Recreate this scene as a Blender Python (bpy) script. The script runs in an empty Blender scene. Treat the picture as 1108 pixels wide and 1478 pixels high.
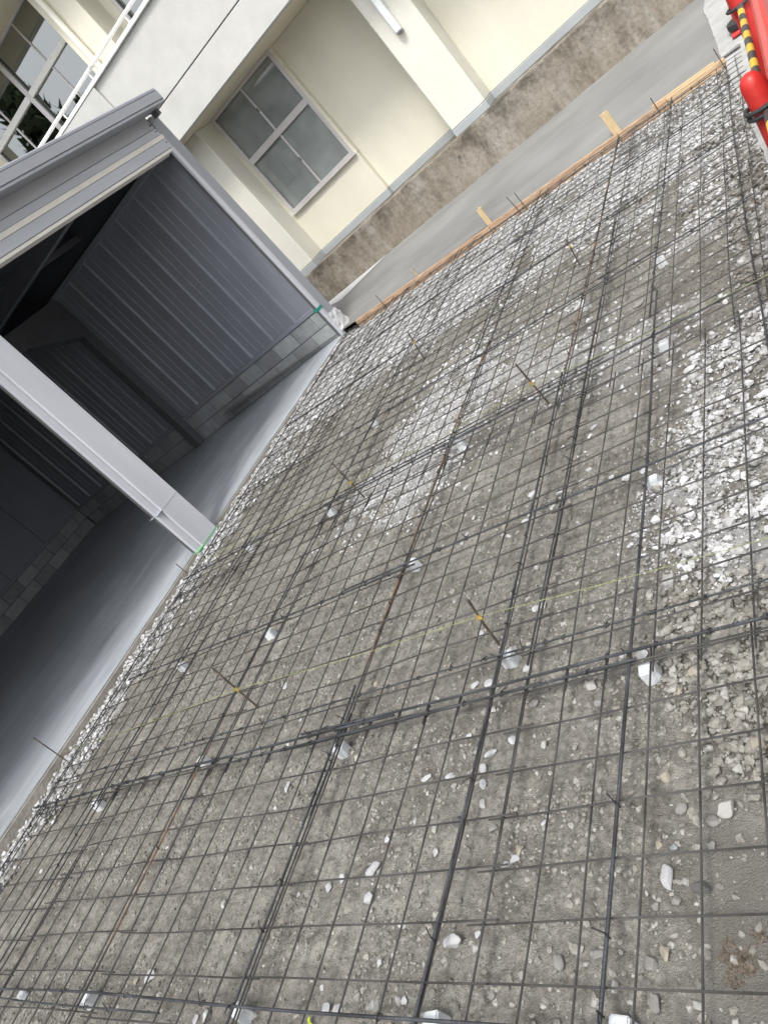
import bpy, bmesh, math, random
import numpy as np
from mathutils import Matrix, Vector

random.seed(7)
rng = np.random.default_rng(11)
scn = bpy.context.scene
col = scn.collection
R = math.radians

# ------------------------------------------------------------------ camera
CAM_R = np.array([[0.682407, 0.291984, -0.670124],
                  [-0.376141, -0.645803, -0.664422],
                  [-0.626769, 0.705467, -0.330873]])      # rows: right, down, forward
CAM_P = np.array([0.90436, -0.66617, 1.60268])
cam_d = bpy.data.cameras.new('camera')
cam = bpy.data.objects.new('camera', cam_d)
col.objects.link(cam)
m4 = Matrix.Identity(4)
for i in range(3):
    m4[i][0] = CAM_R[0][i]
    m4[i][1] = -CAM_R[1][i]
    m4[i][2] = -CAM_R[2][i]
    m4[i][3] = CAM_P[i]
cam.matrix_world = m4
cam_d.sensor_fit = 'HORIZONTAL'
cam_d.sensor_width = 36.0
cam_d.lens = 36.0 * 1123.76 / 1108.0
cam_d.clip_start = 0.05
cam_d.clip_end = 2000.0
scn.camera = cam

# ------------------------------------------------------------------ sky, sun, exposure
SUN_EL, SUN_AZ_VEC = R(58), (0.36, -0.933)
world = bpy.data.worlds.new('World')
scn.world = world
world.use_nodes = True
wn = world.node_tree
for n in list(wn.nodes):
    wn.nodes.remove(n)
sky = wn.nodes.new('ShaderNodeTexSky')
sky.sky_type = 'NISHITA'
sky.sun_disc = False
sky.sun_elevation = SUN_EL
sky.sun_rotation = math.atan2(SUN_AZ_VEC[0], SUN_AZ_VEC[1])
sky.air_density = 1.0
sky.dust_density = 4.0
hsv = wn.nodes.new('ShaderNodeHueSaturation')
hsv.inputs['Saturation'].default_value = 0.22
bg = wn.nodes.new('ShaderNodeBackground')
bg.inputs['Strength'].default_value = 0.15
wo = wn.nodes.new('ShaderNodeOutputWorld')
wn.links.new(sky.outputs[0], hsv.inputs['Color'])
wn.links.new(hsv.outputs[0], bg.inputs['Color'])
wn.links.new(bg.outputs[0], wo.inputs['Surface'])

sun_d = bpy.data.lights.new('sun', 'SUN')
sun_d.energy = 1.35
sun_d.angle = R(12)
sun_d.color = (1.0, 0.965, 0.91)
sun = bpy.data.objects.new('sun', sun_d)
col.objects.link(sun)
to_sun = Vector((SUN_AZ_VEC[0], SUN_AZ_VEC[1], 0)).normalized() * math.cos(SUN_EL) + Vector((0, 0, math.sin(SUN_EL)))
sun.rotation_euler = to_sun.to_track_quat('Z', 'Y').to_euler()
sun.location = (-6, -12, 18)

vs = scn.view_settings
vs.view_transform = 'Standard'
vs.look = 'None'
vs.exposure = 0.88
vs.gamma = 1.0
vs.use_curve_mapping = False

# ------------------------------------------------------------------ frames of reference
RG = np.array([[0.998887938758763, 0.0006269044606407599, 0.04714332182893841],
               [0.0, 0.9999115929382119, -0.013296666707830255],
               [-0.04714749, 0.01328188, 0.99879963]])     # sloping pad -> level world
RGM = Matrix([list(r) for r in RG]).to_4x4()


def G(p):
    return RG @ np.asarray(p, float)


BA = R(2.6)
BE = np.array([math.cos(BA), math.sin(BA), 0.0])
BN = np.array([-math.sin(BA), math.cos(BA), 0.0])


def B(p):                       # building: along the wall, depth, height
    return BE * p[0] + BN * p[1] + np.array([0, 0, p[2]])


def S(p):                       # shed, its side walls not quite square to its front
    x, y, z = p
    return np.array([x, y - 0.075 * (x + 4.37) if x < -4.37 else y, z])


def ID(p):
    return np.asarray(p, float)


# ------------------------------------------------------------------ material helpers
MATS = {}


def mat(name, c, rough=0.7, metal=0.0, var=0.18, scale=6.0, bump=0.0, bscale=80.0, spec=0.5,
        c2=None, stretch=(1, 1, 1), detail=6.0, ior=None, coat=0.0, rvar=0.0):
    if name in MATS:
        return MATS[name]
    m = bpy.data.materials.new(name)
    m.use_nodes = True
    nt = m.node_tree
    b = nt.nodes['Principled BSDF']
    b.inputs['Roughness'].default_value = rough
    b.inputs['Metallic'].default_value = metal
    b.inputs['Specular IOR Level'].default_value = spec
    if ior:
        b.inputs['IOR'].default_value = ior
    if coat:
        b.inputs['Coat Weight'].default_value = coat
    tc = nt.nodes.new('ShaderNodeTexCoord')
    mp = nt.nodes.new('ShaderNodeMapping')
    mp.inputs['Scale'].default_value = stretch
    nt.links.new(tc.outputs['Object'], mp.inputs['Vector'])
    nz = nt.nodes.new('ShaderNodeTexNoise')
    nz.inputs['Scale'].default_value = scale
    nz.inputs['Detail'].default_value = detail
    nz.inputs['Roughness'].default_value = 0.62
    nt.links.new(mp.outputs[0], nz.inputs['Vector'])
    rp = nt.nodes.new('ShaderNodeValToRGB')
    rp.color_ramp.elements[0].position = 0.3
    rp.color_ramp.elements[1].position = 0.7
    lo = tuple(v * (1 - var) for v in c) + (1,)
    hi = tuple(min(1, v * (1 + var)) for v in (c2 or c)) + (1,)
    rp.color_ramp.elements[0].color = lo
    rp.color_ramp.elements[1].color = hi
    nt.links.new(nz.outputs[0], rp.inputs[0])
    nt.links.new(rp.outputs[0], b.inputs['Base Color'])
    if rvar:
        mr = nt.nodes.new('ShaderNodeMapRange')
        mr.inputs['To Min'].default_value = max(0.02, rough - rvar)
        mr.inputs['To Max'].default_value = min(1, rough + rvar)
        nt.links.new(nz.outputs[0], mr.inputs['Value'])
        nt.links.new(mr.outputs[0], b.inputs['Roughness'])
    if bump:
        n2 = nt.nodes.new('ShaderNodeTexNoise')
        n2.inputs['Scale'].default_value = bscale
        n2.inputs['Detail'].default_value = 8.0
        nt.links.new(mp.outputs[0], n2.inputs['Vector'])
        bp = nt.nodes.new('ShaderNodeBump')
        bp.inputs['Strength'].default_value = bump
        bp.inputs['Distance'].default_value = 0.01
        nt.links.new(n2.outputs[0], bp.inputs['Height'])
        nt.links.new(bp.outputs[0], b.inputs['Normal'])
    MATS[name] = m
    return m


def nodes_of(m):
    return m.node_tree, m.node_tree.nodes['Principled BSDF']


# painted / built surfaces
M_CREAM = mat('cream_render', (0.68, 0.658, 0.555), 0.85, var=0.07, scale=1.6, bump=0.35, bscale=70, stretch=(1, 1, .35))
M_PILLAR = mat('pillar_render', (0.67, 0.66, 0.595), 0.85, var=0.05, scale=1.5, bump=0.45, bscale=45)
M_FASCIA = mat('balcony_render', (0.50, 0.505, 0.48), 0.85, var=0.06, scale=2.2, bump=0.3, bscale=50, c2=(0.525, 0.53, 0.505))
M_SOFFIT = mat('soffit_paint', (0.62, 0.58, 0.46), 0.85, var=0.06, scale=2)
M_BAND = mat('grey_band_paint', (0.355, 0.38, 0.395), 0.7, var=0.08, scale=3)
M_WHITE = mat('white_coated_metal', (0.78, 0.78, 0.76), 0.45, var=0.04)
M_ALU = mat('window_aluminium', (0.62, 0.60, 0.60), 0.35, metal=0.25, var=0.06, scale=4)
M_ALUD = mat('dark_window_detail', (0.10, 0.11, 0.11), 0.5, var=0.1)  # near-black for small dark parts and the painted frame-edge shadow
M_FROST = mat('frosted_pane', (0.25, 0.275, 0.27), 0.06, var=0.38, scale=1.1, spec=0.5, detail=3, ior=1.9)  # uneven tone paints soft reflections into the panes
M_GLASS = mat('upper_pane', (0.33, 0.34, 0.335), 0.012, metal=1.0, var=0.03, scale=1.2, detail=2)
M_PIPE = mat('downpipe_pvc', (0.72, 0.70, 0.62), 0.5, var=0.06)
M_PIPEW = mat('downpipe_white', (0.72, 0.74, 0.76), 0.45, var=0.04)
M_CLAD = mat('shed_trim_grey', (0.27, 0.285, 0.32), 0.42, var=0.06, scale=2.5, rvar=0.06)
M_LILAC = mat('shed_header_grey', (0.43, 0.455, 0.51), 0.40, var=0.10, scale=3.0, rvar=0.08, bump=0.05, bscale=6, stretch=(1, .25, 1))
M_HEADUP = mat('shed_header_upper', (0.40, 0.41, 0.45), 0.45, var=0.05, scale=2.0)
M_BEIGE = mat('header_beige_strip', (0.70, 0.68, 0.63), 0.55, var=0.06)
M_POST = mat('post_steel', (0.47, 0.485, 0.53), 0.38, var=0.09, scale=3.5, rvar=0.08, bump=0.06, bscale=5, stretch=(1, 1, .22))
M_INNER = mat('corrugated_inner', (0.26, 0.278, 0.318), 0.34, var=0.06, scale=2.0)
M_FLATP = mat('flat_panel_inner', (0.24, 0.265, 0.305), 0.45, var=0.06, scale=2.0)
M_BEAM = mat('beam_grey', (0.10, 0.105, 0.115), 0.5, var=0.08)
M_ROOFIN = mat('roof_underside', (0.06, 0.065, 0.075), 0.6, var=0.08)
M_BLOCK = mat('concrete_block', (0.36, 0.38, 0.39), 0.9, var=0.16, scale=9, bump=0.5, bscale=160)
nt, b = nodes_of(M_BLOCK)
_oi = nt.nodes.new('ShaderNodeObjectInfo')
_mr = nt.nodes.new('ShaderNodeMapRange')
_mr.inputs['To Min'].default_value = 0.72
_mr.inputs['To Max'].default_value = 1.12
nt.links.new(_oi.outputs['Random'], _mr.inputs['Value'])
_m = nt.nodes.new('ShaderNodeMix')
_m.data_type = 'RGBA'
_m.blend_type = 'MULTIPLY'
_m.inputs[0].default_value = 1.0
nt.links.new(b.inputs['Base Color'].links[0].from_socket, _m.inputs[6])
nt.links.new(_mr.outputs[0], _m.inputs[7])
nt.links.new(_m.outputs[2], b.inputs['Base Color'])
M_MORTAR = mat('mortar', (0.10, 0.105, 0.11), 0.95, var=0.1)
M_TEAL = mat('teal_tape', (0.02, 0.22, 0.18), 0.4, var=0.05)
M_GTAPE = mat('green_tape', (0.10, 0.42, 0.12), 0.4, var=0.05)
M_PLYW = mat('form_plank_wood', (0.33, 0.215, 0.14), 0.75, var=0.32, scale=9, stretch=(1, 9, 9), bump=0.3, bscale=40, c2=(0.42, 0.29, 0.19))
M_PLYL = mat('pale_plank_wood', (0.54, 0.38, 0.23), 0.75, var=0.2, scale=9, stretch=(1, 9, 9), bump=0.3, bscale=40)
M_STAKEW = mat('stake_wood', (0.55, 0.43, 0.26), 0.8, var=0.2, scale=14, stretch=(6, 6, 1), bump=0.3)
M_STAKEG = mat('weathered_stake', (0.36, 0.32, 0.25), 0.85, var=0.25, scale=14, stretch=(6, 6, 1), bump=0.3)
M_WIRE = mat('mesh_wire', (0.020, 0.0195, 0.019), 0.45, metal=0.35, var=0.4, scale=3, c2=(0.085, 0.082, 0.078))
M_REBAR = mat('rebar_steel', (0.016, 0.017, 0.019), 0.42, metal=0.4, var=0.35, scale=4, c2=(0.075, 0.081, 0.09), bump=0.4, bscale=150)
M_RUST = mat('rebar_rust', (0.10, 0.07, 0.048), 0.8, metal=0.1, var=0.4, scale=10, c2=(0.22, 0.13, 0.075), bump=0.4, bscale=150)
nt, b = nodes_of(M_RUST)
_tc = nt.nodes.new('ShaderNodeTexCoord')
_n = nt.nodes.new('ShaderNodeTexNoise')
_n.inputs['Scale'].default_value = 2.2
_n.inputs['Detail'].default_value = 5
nt.links.new(_tc.outputs['Object'], _n.inputs['Vector'])
_r = nt.nodes.new('ShaderNodeValToRGB')
_r.color_ramp.elements[0].position = .44
_r.color_ramp.elements[1].position = .60
nt.links.new(_n.outputs[0], _r.inputs[0])
_m = nt.nodes.new('ShaderNodeMix')
_m.data_type = 'RGBA'
nt.links.new(_r.outputs[0], _m.inputs[0])
_m.inputs[6].default_value = (0.05, 0.048, 0.046, 1)
nt.links.new(b.inputs['Base Color'].links[0].from_socket, _m.inputs[7])
nt.links.new(_m.outputs[2], b.inputs['Base Color'])
M_TIE = mat('tie_wire_black', (0.03, 0.03, 0.032), 0.5, metal=0.5, var=0.2)
M_PIN = mat('pin_steel', (0.05, 0.046, 0.042), 0.6, metal=0.4, var=0.35, scale=30, c2=(0.13, 0.10, 0.075))
M_YTAPE = mat('yellow_tape', (0.36, 0.25, 0.06), 0.6, var=0.2, scale=40)
M_STRING = mat('lime_string', (0.25, 0.29, 0.11), 0.85, var=0.3, scale=30)
M_SPACER = mat('spacer_concrete', (0.52, 0.545, 0.565), 0.9, var=0.14, scale=16, bump=0.35, bscale=150)
M_RED = mat('red_plastic', (0.50, 0.022, 0.018), 0.45, var=0.12, scale=7, c2=(0.54, 0.035, 0.028), rvar=0.1)
M_BLACKR = mat('black_rubber', (0.03, 0.03, 0.034), 0.65, var=0.2)
M_YEL = mat('bar_yellow', (0.72, 0.47, 0.055), 0.45, var=0.08)
M_BLK = mat('bar_black', (0.06, 0.06, 0.06), 0.5, var=0.15)
M_PINK = mat('red_edge_highlight', (0.58, 0.08, 0.07), 0.4, var=0.08)  # pinker red, a painted highlight for the barrier's top edge


def stone_mat(name, c, c2):
    return mat(name, c, 0.85, var=0.12, scale=26, bump=0.6, bscale=110, c2=c2)


STONE = {'w': stone_mat('stone_white', (0.46, 0.465, 0.472), (0.57, 0.577, 0.59)),
         'p': stone_mat('stone_pale', (0.40, 0.395, 0.375), (0.48, 0.47, 0.45)),
         't': stone_mat('stone_tan', (0.34, 0.305, 0.24), (0.42, 0.38, 0.31)),
         'g': stone_mat('stone_grey', (0.24, 0.235, 0.22), (0.31, 0.30, 0.285)),
         'd': stone_mat('stone_dark', (0.12, 0.12, 0.115), (0.16, 0.16, 0.15)),
         'b': stone_mat('stone_bluish', (0.27, 0.295, 0.34), (0.36, 0.38, 0.42))}


# ------------------------------------------------------------------ mesh helpers
def tag(o, label=None, cat=None, group=None, kind=None):
    if label:
        o['label'] = label
    if cat:
        o['category'] = cat
    if group:
        o['group'] = group
    if kind:
        o['kind'] = kind
    return o


def empty(name, loc, rot=None):
    o = bpy.data.objects.new(name, None)
    o.empty_display_size = 0.1
    col.objects.link(o)
    mw = Matrix.Translation(Vector([float(v) for v in loc]))
    if rot is not None:
        mw = mw @ rot
    o.matrix_world = mw
    return o


class MB:
    def __init__(self):
        self.v = []
        self.f = []

    def add(self, vs_, fs_):
        k = len(self.v)
        self.v += [tuple(float(c) for c in p) for p in vs_]
        self.f += [tuple(i + k for i in f) for f in fs_]
        return self

    def box(self, a, b, ch=0.0):
        x0, y0, z0 = a
        x1, y1, z1 = b
        if ch <= 0:
            return self.add([(x0, y0, z0), (x1, y0, z0), (x1, y1, z0), (x0, y1, z0),
                             (x0, y0, z1), (x1, y0, z1), (x1, y1, z1), (x0, y1, z1)],
                            [(0, 3, 2, 1), (4, 5, 6, 7), (0, 1, 5, 4), (1, 2, 6, 5), (2, 3, 7, 6), (3, 0, 4, 7)])
        bm = bmesh.new()
        bmesh.ops.create_cube(bm, size=1.0)
        for v in bm.verts:
            v.co = Vector((x0 + (v.co.x + .5) * (x1 - x0), y0 + (v.co.y + .5) * (y1 - y0), z0 + (v.co.z + .5) * (z1 - z0)))
        bmesh.ops.bevel(bm, geom=list(bm.edges), offset=ch, segments=1, affect='EDGES')
        bm.verts.index_update()
        self.add([v.co[:] for v in bm.verts], [[v.index for v in f.verts] for f in bm.faces])
        bm.free()
        return self

    def prism(self, prof, axis, a, b):
        """profile of 2D points extruded from a to b along axis ('x','y','z')"""
        n = len(prof)
        vs_ = []
        for t in (a, b):
            for p, q in prof:
                vs_.append({'x': (t, p, q), 'y': (p, t, q), 'z': (p, q, t)}[axis])
        fs_ = [tuple(range(n - 1, -1, -1)), tuple(range(n, 2 * n))]
        for i in range(n):
            j = (i + 1) % n
            fs_.append((i, j, n + j, n + i))
        return self.add(vs_, fs_)

    def tube(self, pts, r, n=8, caps=True):
        pts = [Vector([float(c) for c in p]) for p in pts]
        rs = r if isinstance(r, (list, tuple)) else [r] * len(pts)
        vs_, fs_ = [], []
        up = Vector((0.013, 0.027, 1))
        for i, p in enumerate(pts):
            d = (pts[min(i + 1, len(pts) - 1)] - pts[max(i - 1, 0)]).normalized()
            a = d.cross(up)
            if a.length < 1e-3:
                a = d.cross(Vector((1, 0, 0)))
            a.normalize()
            b = d.cross(a)
            for k in range(n):
                t = 2 * math.pi * k / n
                vs_.append(p + (a * math.cos(t) + b * math.sin(t)) * rs[i])
        for i in range(len(pts) - 1):
            for k in range(n):
                k2 = (k + 1) % n
                fs_.append((i * n + k, i * n + k2, (i + 1) * n + k2, (i + 1) * n + k))
        if caps:
            fs_.append(tuple(range(n - 1, -1, -1)))
            fs_.append(tuple((len(pts) - 1) * n + k for k in range(n)))
        return self.add(vs_, fs_)

    def lathe(self, prof, n=24, c=(0, 0)):
        vs_, fs_ = [], []
        for r, z in prof:
            for k in range(n):
                t = 2 * math.pi * k / n
                vs_.append((c[0] + r * math.cos(t), c[1] + r * math.sin(t), z))
        for i in range(len(prof) - 1):
            for k in range(n):
                k2 = (k + 1) % n
                fs_.append((i * n + k, i * n + k2, (i + 1) * n + k2, (i + 1) * n + k))
        fs_.append(tuple(range(n - 1, -1, -1)))
        fs_.append(tuple((len(prof) - 1) * n + k for k in range(n)))
        return self.add(vs_, fs_)

    def mesh(self, name, m, fn=None, org=(0, 0, 0), smooth=False):
        vs_ = self.v
        if fn:
            vs_ = [tuple(fn(p) - np.asarray(org, float)) for p in vs_]
        me = bpy.data.meshes.new(name)
        me.from_pydata(vs_, [], self.f)
        bm = bmesh.new()
        bm.from_mesh(me)
        bmesh.ops.recalc_face_normals(bm, faces=bm.faces)
        bm.to_mesh(me)
        bm.free()
        me.materials.append(m)
        if smooth:
            me.polygons.foreach_set('use_smooth', [True] * len(me.polygons))
            me.set_sharp_from_angle(angle=R(40))
        return me

    def build(self, name, m, parent=None, fn=None, org=None, smooth=False):
        """fn maps builder coordinates to the world; vertices end up relative to the parent's origin"""
        if org is None:
            org = tuple(parent.matrix_world.translation) if parent is not None and fn else (0, 0, 0)
            pp = parent
            if parent is not None and fn and parent.parent is not None:
                org = tuple(parent.parent['_org'])
            elif parent is not None and fn and '_org' in parent:
                org = tuple(parent['_org'])
        me = self.mesh(name, m, fn, org, smooth)
        o = bpy.data.objects.new(name, me)
        col.objects.link(o)
        if parent is not None:
            o.parent = parent
        return o


def link(name, me, parent=None, mat4=None):
    o = bpy.data.objects.new(name, me)
    col.objects.link(o)
    if parent is not None:
        o.parent = parent
    if mat4 is not None:
        o.matrix_local = mat4
    return o


def thing(name, loc, label, cat, group=None, rot=None):
    o = empty(name, loc, rot)
    o['_org'] = [float(v) for v in loc]
    return tag(o, label, cat, group)


# value noise on numpy arrays
def vnoise(x, y, seed=0):
    g = np.random.default_rng(seed).random((257, 257))
    xi = np.floor(x).astype(int)
    yi = np.floor(y).astype(int)
    fx = x - xi
    fy = y - yi
    fx = fx * fx * (3 - 2 * fx)
    fy = fy * fy * (3 - 2 * fy)
    a = g[xi % 256, yi % 256]
    b = g[(xi + 1) % 256, yi % 256]
    c = g[xi % 256, (yi + 1) % 256]
    d = g[(xi + 1) % 256, (yi + 1) % 256]
    return (a * (1 - fx) + b * fx) * (1 - fy) + (c * (1 - fx) + d * fx) * fy


def fbm(x, y, f, octv=4, seed=0, gain=0.5):
    s = 0
    a = 1.0
    t = 0
    for k in range(octv):
        s = s + a * vnoise(x * f + 17.3 * k + 40, y * f + 9.1 * k + 40, seed + k)
        t += a
        a *= gain
        f *= 2.03
    return s / t


def sstep(a, b, x):
    t = np.clip((x - a) / (b - a), 0, 1)
    return t * t * (3 - 2 * t)


# ------------------------------------------------------------------ the pad: soil relief and where the gravel lies
SOIL = -0.066


def in_poly(x, y, poly):
    x = np.asarray(x)
    r = np.zeros(x.shape, bool)
    n = len(poly)
    for i in range(n):
        x1, y1 = poly[i]
        x2, y2 = poly[(i + 1) % n]
        c = ((y1 > y) != (y2 > y)) & (x < (x2 - x1) * (y - y1) / (y2 - y1 + 1e-12) + x1)
        r ^= c
    return r


P_RIGHT = [(-0.33, 1.56), (-0.17, 1.85), (-0.2, 2.2), (-0.05, 2.42), (0.06, 2.74), (0.3, 2.85), (1.3, 2.9), (1.3, 1.0), (0.16, 1.06), (0.02, 1.12), (-0.07, 1.37), (-0.26, 1.5)]
P_DARK = [(-0.24, 1.16), (-0.07, 1.3), (0.16, 1.1), (1.2, 1.1), (1.2, 0.45), (0.12, 0.5), (-0.02, 0.72), (-0.2, 0.88)]
P_MID = [(-2.4, 2.58), (-2.35, 3.5), (-2.05, 4.15), (-1.66, 4.36), (-1.2, 3.85), (-1.05, 3.44), (-1.42, 3.15), (-1.5, 2.6), (-1.76, 2.4)]


def soft_poly(x, y, poly, j=0.09, seed=3):
    """membership averaged over jitters: a ragged edge"""
    s = 0
    jx = (fbm(x, y, 5.0, 3, seed) - 0.5) * 0.35
    jy = (fbm(x, y, 5.0, 3, seed + 9) - 0.5) * 0.35
    offs = [(0, 0), (j, 0), (-j, 0), (0, j), (0, -j)]
    for a, b in offs:
        s = s + in_poly(x + a + jx, y + b + jy, poly)
    return s / len(offs)


def white_density(x, y):
    n1 = fbm(x, y, 1.5, 4, 21)
    n2 = fbm(x, y, 4.5, 3, 31)
    far = sstep(4.35, 5.5, y + 0.3 * (x + 1.5) * (x > -1.5) * 0.6) * sstep(0.36, 0.56, n1 * 0.6 + n2 * 0.4 + 0.16 * sstep(5.0, 6.2, y))
    strip = 1 - sstep(0.20, 0.36, (x + 4.42) + (n2 - 0.5) * 0.22)
    left = (1 - sstep(-3.9, -3.1, x)) * sstep(3.6, 5.0, y) * sstep(0.36, 0.52, n2)
    right = 0.8 * soft_poly(x, y, P_RIGHT) * (0.35 + 0.65 * sstep(.36, .54, n2))
    mid = 0.5 * (soft_poly(x, y, P_MID, .10, seed=5) + soft_poly(x, y, P_MID, .28, seed=6)) * sstep(0.30, 0.46, n2 + 0.08)
    drift = 0.62 * sstep(.50, .62, fbm(x, y, 3.2, 4, 37)) * sstep(2.3, 3.4, y + .5 * (x + .9)) * sstep(-2.0, -1.2, x)
    spots = np.maximum(drift, 0.30 * sstep(0.58, 0.68, n2) * sstep(1.2, 2.6, y))
    return np.clip(np.maximum.reduce([0.95 * far, strip, 0.85 * left, right, 0.85 * mid, spots]), 0, 1)


def grey_density(x, y):
    d = soft_poly(x, y, P_DARK, seed=7)
    n = fbm(x, y, 2.6, 4, 41)
    near = sstep(-1.4, -0.2, x) * sstep(0.42, 0.58, n) * (1 - sstep(1.2, 2.0, y))
    return np.clip(np.maximum(d, 0.55 * near + 0.10), 0, 1)


def mud_mask(x, y):
    """smooth trodden mud at the near right, and on the bare middle"""
    n = fbm(x, y, 3.0, 3, 51)
    m = sstep(-0.20, 0.02, x + (n - .5) * .25) * (1 - sstep(0.30, 0.52, y + (n - .5) * .3))
    return np.clip(m, 0, 1)


def soil_h(x, y):
    x = np.asarray(x, float)
    y = np.asarray(y, float)
    h = SOIL + 0.030 * (fbm(x, y, 1.1, 3, 61) - 0.5)
    rough = 1 - 0.75 * mud_mask(x, y)
    h = h + rough * (0.036 * (fbm(x, y, 9.0, 4, 71, 0.6) - 0.5) + 0.016 * (fbm(x, y, 30.0, 3, 81, 0.65) - 0.5) + 0.011 * np.abs(fbm(x, y, 52.0, 2, 87, 0.6) - 0.5))
    h = h + 0.060 * (1 - sstep(0.02, 0.34, x + 4.36)) * (1 - 0.4 * sstep(1.5, 5.0, y))
    h = h + 0.014 * soft_poly(x, y, P_RIGHT) + 0.006 * soft_poly(x, y, P_DARK, seed=7)
    return h


# soil surface
gx = np.concatenate([np.arange(-4.7, -2.6, .017), np.arange(-2.6, 0.62, .0075), np.arange(0.62, 1.76, .03), np.arange(1.8, 6.0, .15)])
gy = np.concatenate([np.arange(-5.0, -1.15, .12), np.arange(-1.15, -0.3, .03), np.arange(-0.3, 2.2, .0075), np.arange(2.2, 7.03, .014)])
nx, ny = len(gx), len(gy)
XX, YY = np.meshgrid(gx, gy, indexing='ij')
HH = soil_h(XX, YY)
V = np.stack([XX.ravel(), YY.ravel(), HH.ravel()], 1)
idx = np.arange(nx * ny).reshape(nx, ny)
F = np.stack([idx[:-1, :-1].ravel(), idx[1:, :-1].ravel(), idx[1:, 1:].ravel(), idx[:-1, 1:].ravel()], 1)


def np_mesh(name, V, F, attrs=None, smooth=False):
    me = bpy.data.meshes.new(name)
    k = F.shape[1]
    me.vertices.add(len(V))
    me.vertices.foreach_set('co', np.ascontiguousarray(V, np.float32).ravel())
    me.loops.add(F.size)
    me.loops.foreach_set('vertex_index', F.astype(np.int32).ravel())
    me.polygons.add(len(F))
    me.polygons.foreach_set('loop_start', np.arange(0, F.size, k, dtype=np.int32))
    me.polygons.foreach_set('loop_total', np.full(len(F), k, np.int32))
    me.polygons.foreach_set('use_smooth', np.full(len(F), smooth, bool))
    for a, arr in (attrs or {}).items():
        at = me.attributes.new(a, 'FLOAT', 'POINT')
        at.data.foreach_set('value', np.ascontiguousarray(arr, np.float32))
    me.update(calc_edges=True)
    return me


def soil_material():
    m = bpy.data.materials.new('soil')
    m.use_nodes = True
    nt, b = nodes_of(m)
    L = nt.links
    N = nt.nodes.new
    tc = N('ShaderNodeTexCoord')

    def noise(scale, detail=6, rough=0.6):
        n = N('ShaderNodeTexNoise')
        n.inputs['Scale'].default_value = scale
        n.inputs['Detail'].default_value = detail
        n.inputs['Roughness'].default_value = rough
        L.new(tc.outputs['Object'], n.inputs['Vector'])
        return n

    def ramp(src, stops):
        r = N('ShaderNodeValToRGB')
        els = r.color_ramp.elements
        while len(els) < len(stops):
            els.new(0.5)
        for e, (p, c) in zip(els, stops):
            e.position = p
            e.color = tuple(c) + (1,)
        L.new(src, r.inputs[0])
        return r

    def mix(fac, a, c, mode='MIX'):
        x = N('ShaderNodeMix')
        x.data_type = 'RGBA'
        x.blend_type = mode
        if isinstance(fac, float):
            x.inputs[0].default_value = fac
        else:
            L.new(fac, x.inputs[0])
        L.new(a, x.inputs[6])
        if isinstance(c, tuple):
            x.inputs[7].default_value = c + (1,)
        else:
            L.new(c, x.inputs[7])
        return x.outputs[2]

    def attr(nm):
        a = N('ShaderNodeAttribute')
        a.attribute_name = nm
        return a.outputs['Fac']
    base = ramp(noise(3.4, 6, 0.68).outputs[0], [(0.30, (0.190, 0.179, 0.156)), (0.5, (0.275, 0.263, 0.236)), (0.68, (0.345, 0.332, 0.300))])
    grain = ramp(noise(55, 8, 0.7).outputs[0], [(0.3, (0.42, 0.41, 0.40)), (0.5, (1, 1, 1)), (0.7, (1.34, 1.33, 1.30))])
    c = mix(0.85, base.outputs[0], grain.outputs[0], 'MULTIPLY')
    mid_ = ramp(noise(15, 5, 0.7).outputs[0], [(0.34, (0.62, 0.61, 0.59)), (0.52, (1, 1, 1)), (0.66, (1.16, 1.15, 1.13))])
    c = mix(0.9, c, mid_.outputs[0], 'MULTIPLY')
    speck = ramp(noise(160, 3, 0.5).outputs[0], [(0.60, (0, 0, 0)), (0.72, (1, 1, 1))])
    c = mix(speck.outputs[0], c, (0.30, 0.285, 0.255))
    # lime dust left by the white stone
    dn = noise(11, 8, 0.72)
    mth = N('ShaderNodeMath')
    mth.operation = 'MULTIPLY_ADD'
    L.new(attr('dust'), mth.inputs[0])
    mth.inputs[1].default_value = 1.45
    sub = N('ShaderNodeMath')
    sub.operation = 'SUBTRACT'
    L.new(dn.outputs[0], sub.inputs[0])
    sub.inputs[1].default_value = 0.95
    L.new(sub.outputs[0], mth.inputs[2])
    cl = N('ShaderNodeClamp')
    L.new(mth.outputs[0], cl.inputs[0])
    c = mix(cl.outputs[0], c, (0.53, 0.53, 0.53))
    # damp dark earth and smooth mud
    c = mix(attr('damp'), c, (0.085, 0.068, 0.054))
    c = mix(attr('mud'), c, mix(0.5, base.outputs[0], (0.165, 0.160, 0.142)))
    L.new(c, b.inputs['Base Color'])
    rr = N('ShaderNodeMapRange')
    L.new(attr('mud'), rr.inputs['Value'])
    rr.inputs['To Min'].default_value = 0.95
    rr.inputs['To Max'].default_value = 0.55
    L.new(rr.outputs[0], b.inputs['Roughness'])
    b.inputs['Specular IOR Level'].default_value = 0.25
    add = N('ShaderNodeMath')
    add.operation = 'MULTIPLY_ADD'
    L.new(noise(70, 8, 0.72).outputs[0], add.inputs[0])
    add.inputs[1].default_value = 1.0
    L.new(noise(230, 4, 0.6).outputs[0], add.inputs[2])
    bp = N('ShaderNodeBump')
    bp.inputs['Strength'].default_value = 0.9
    bp.inputs['Distance'].default_value = 0.016
    L.new(add.outputs[0], bp.inputs['Height'])
    L.new(bp.outputs[0], b.inputs['Normal'])
    return m


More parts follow.
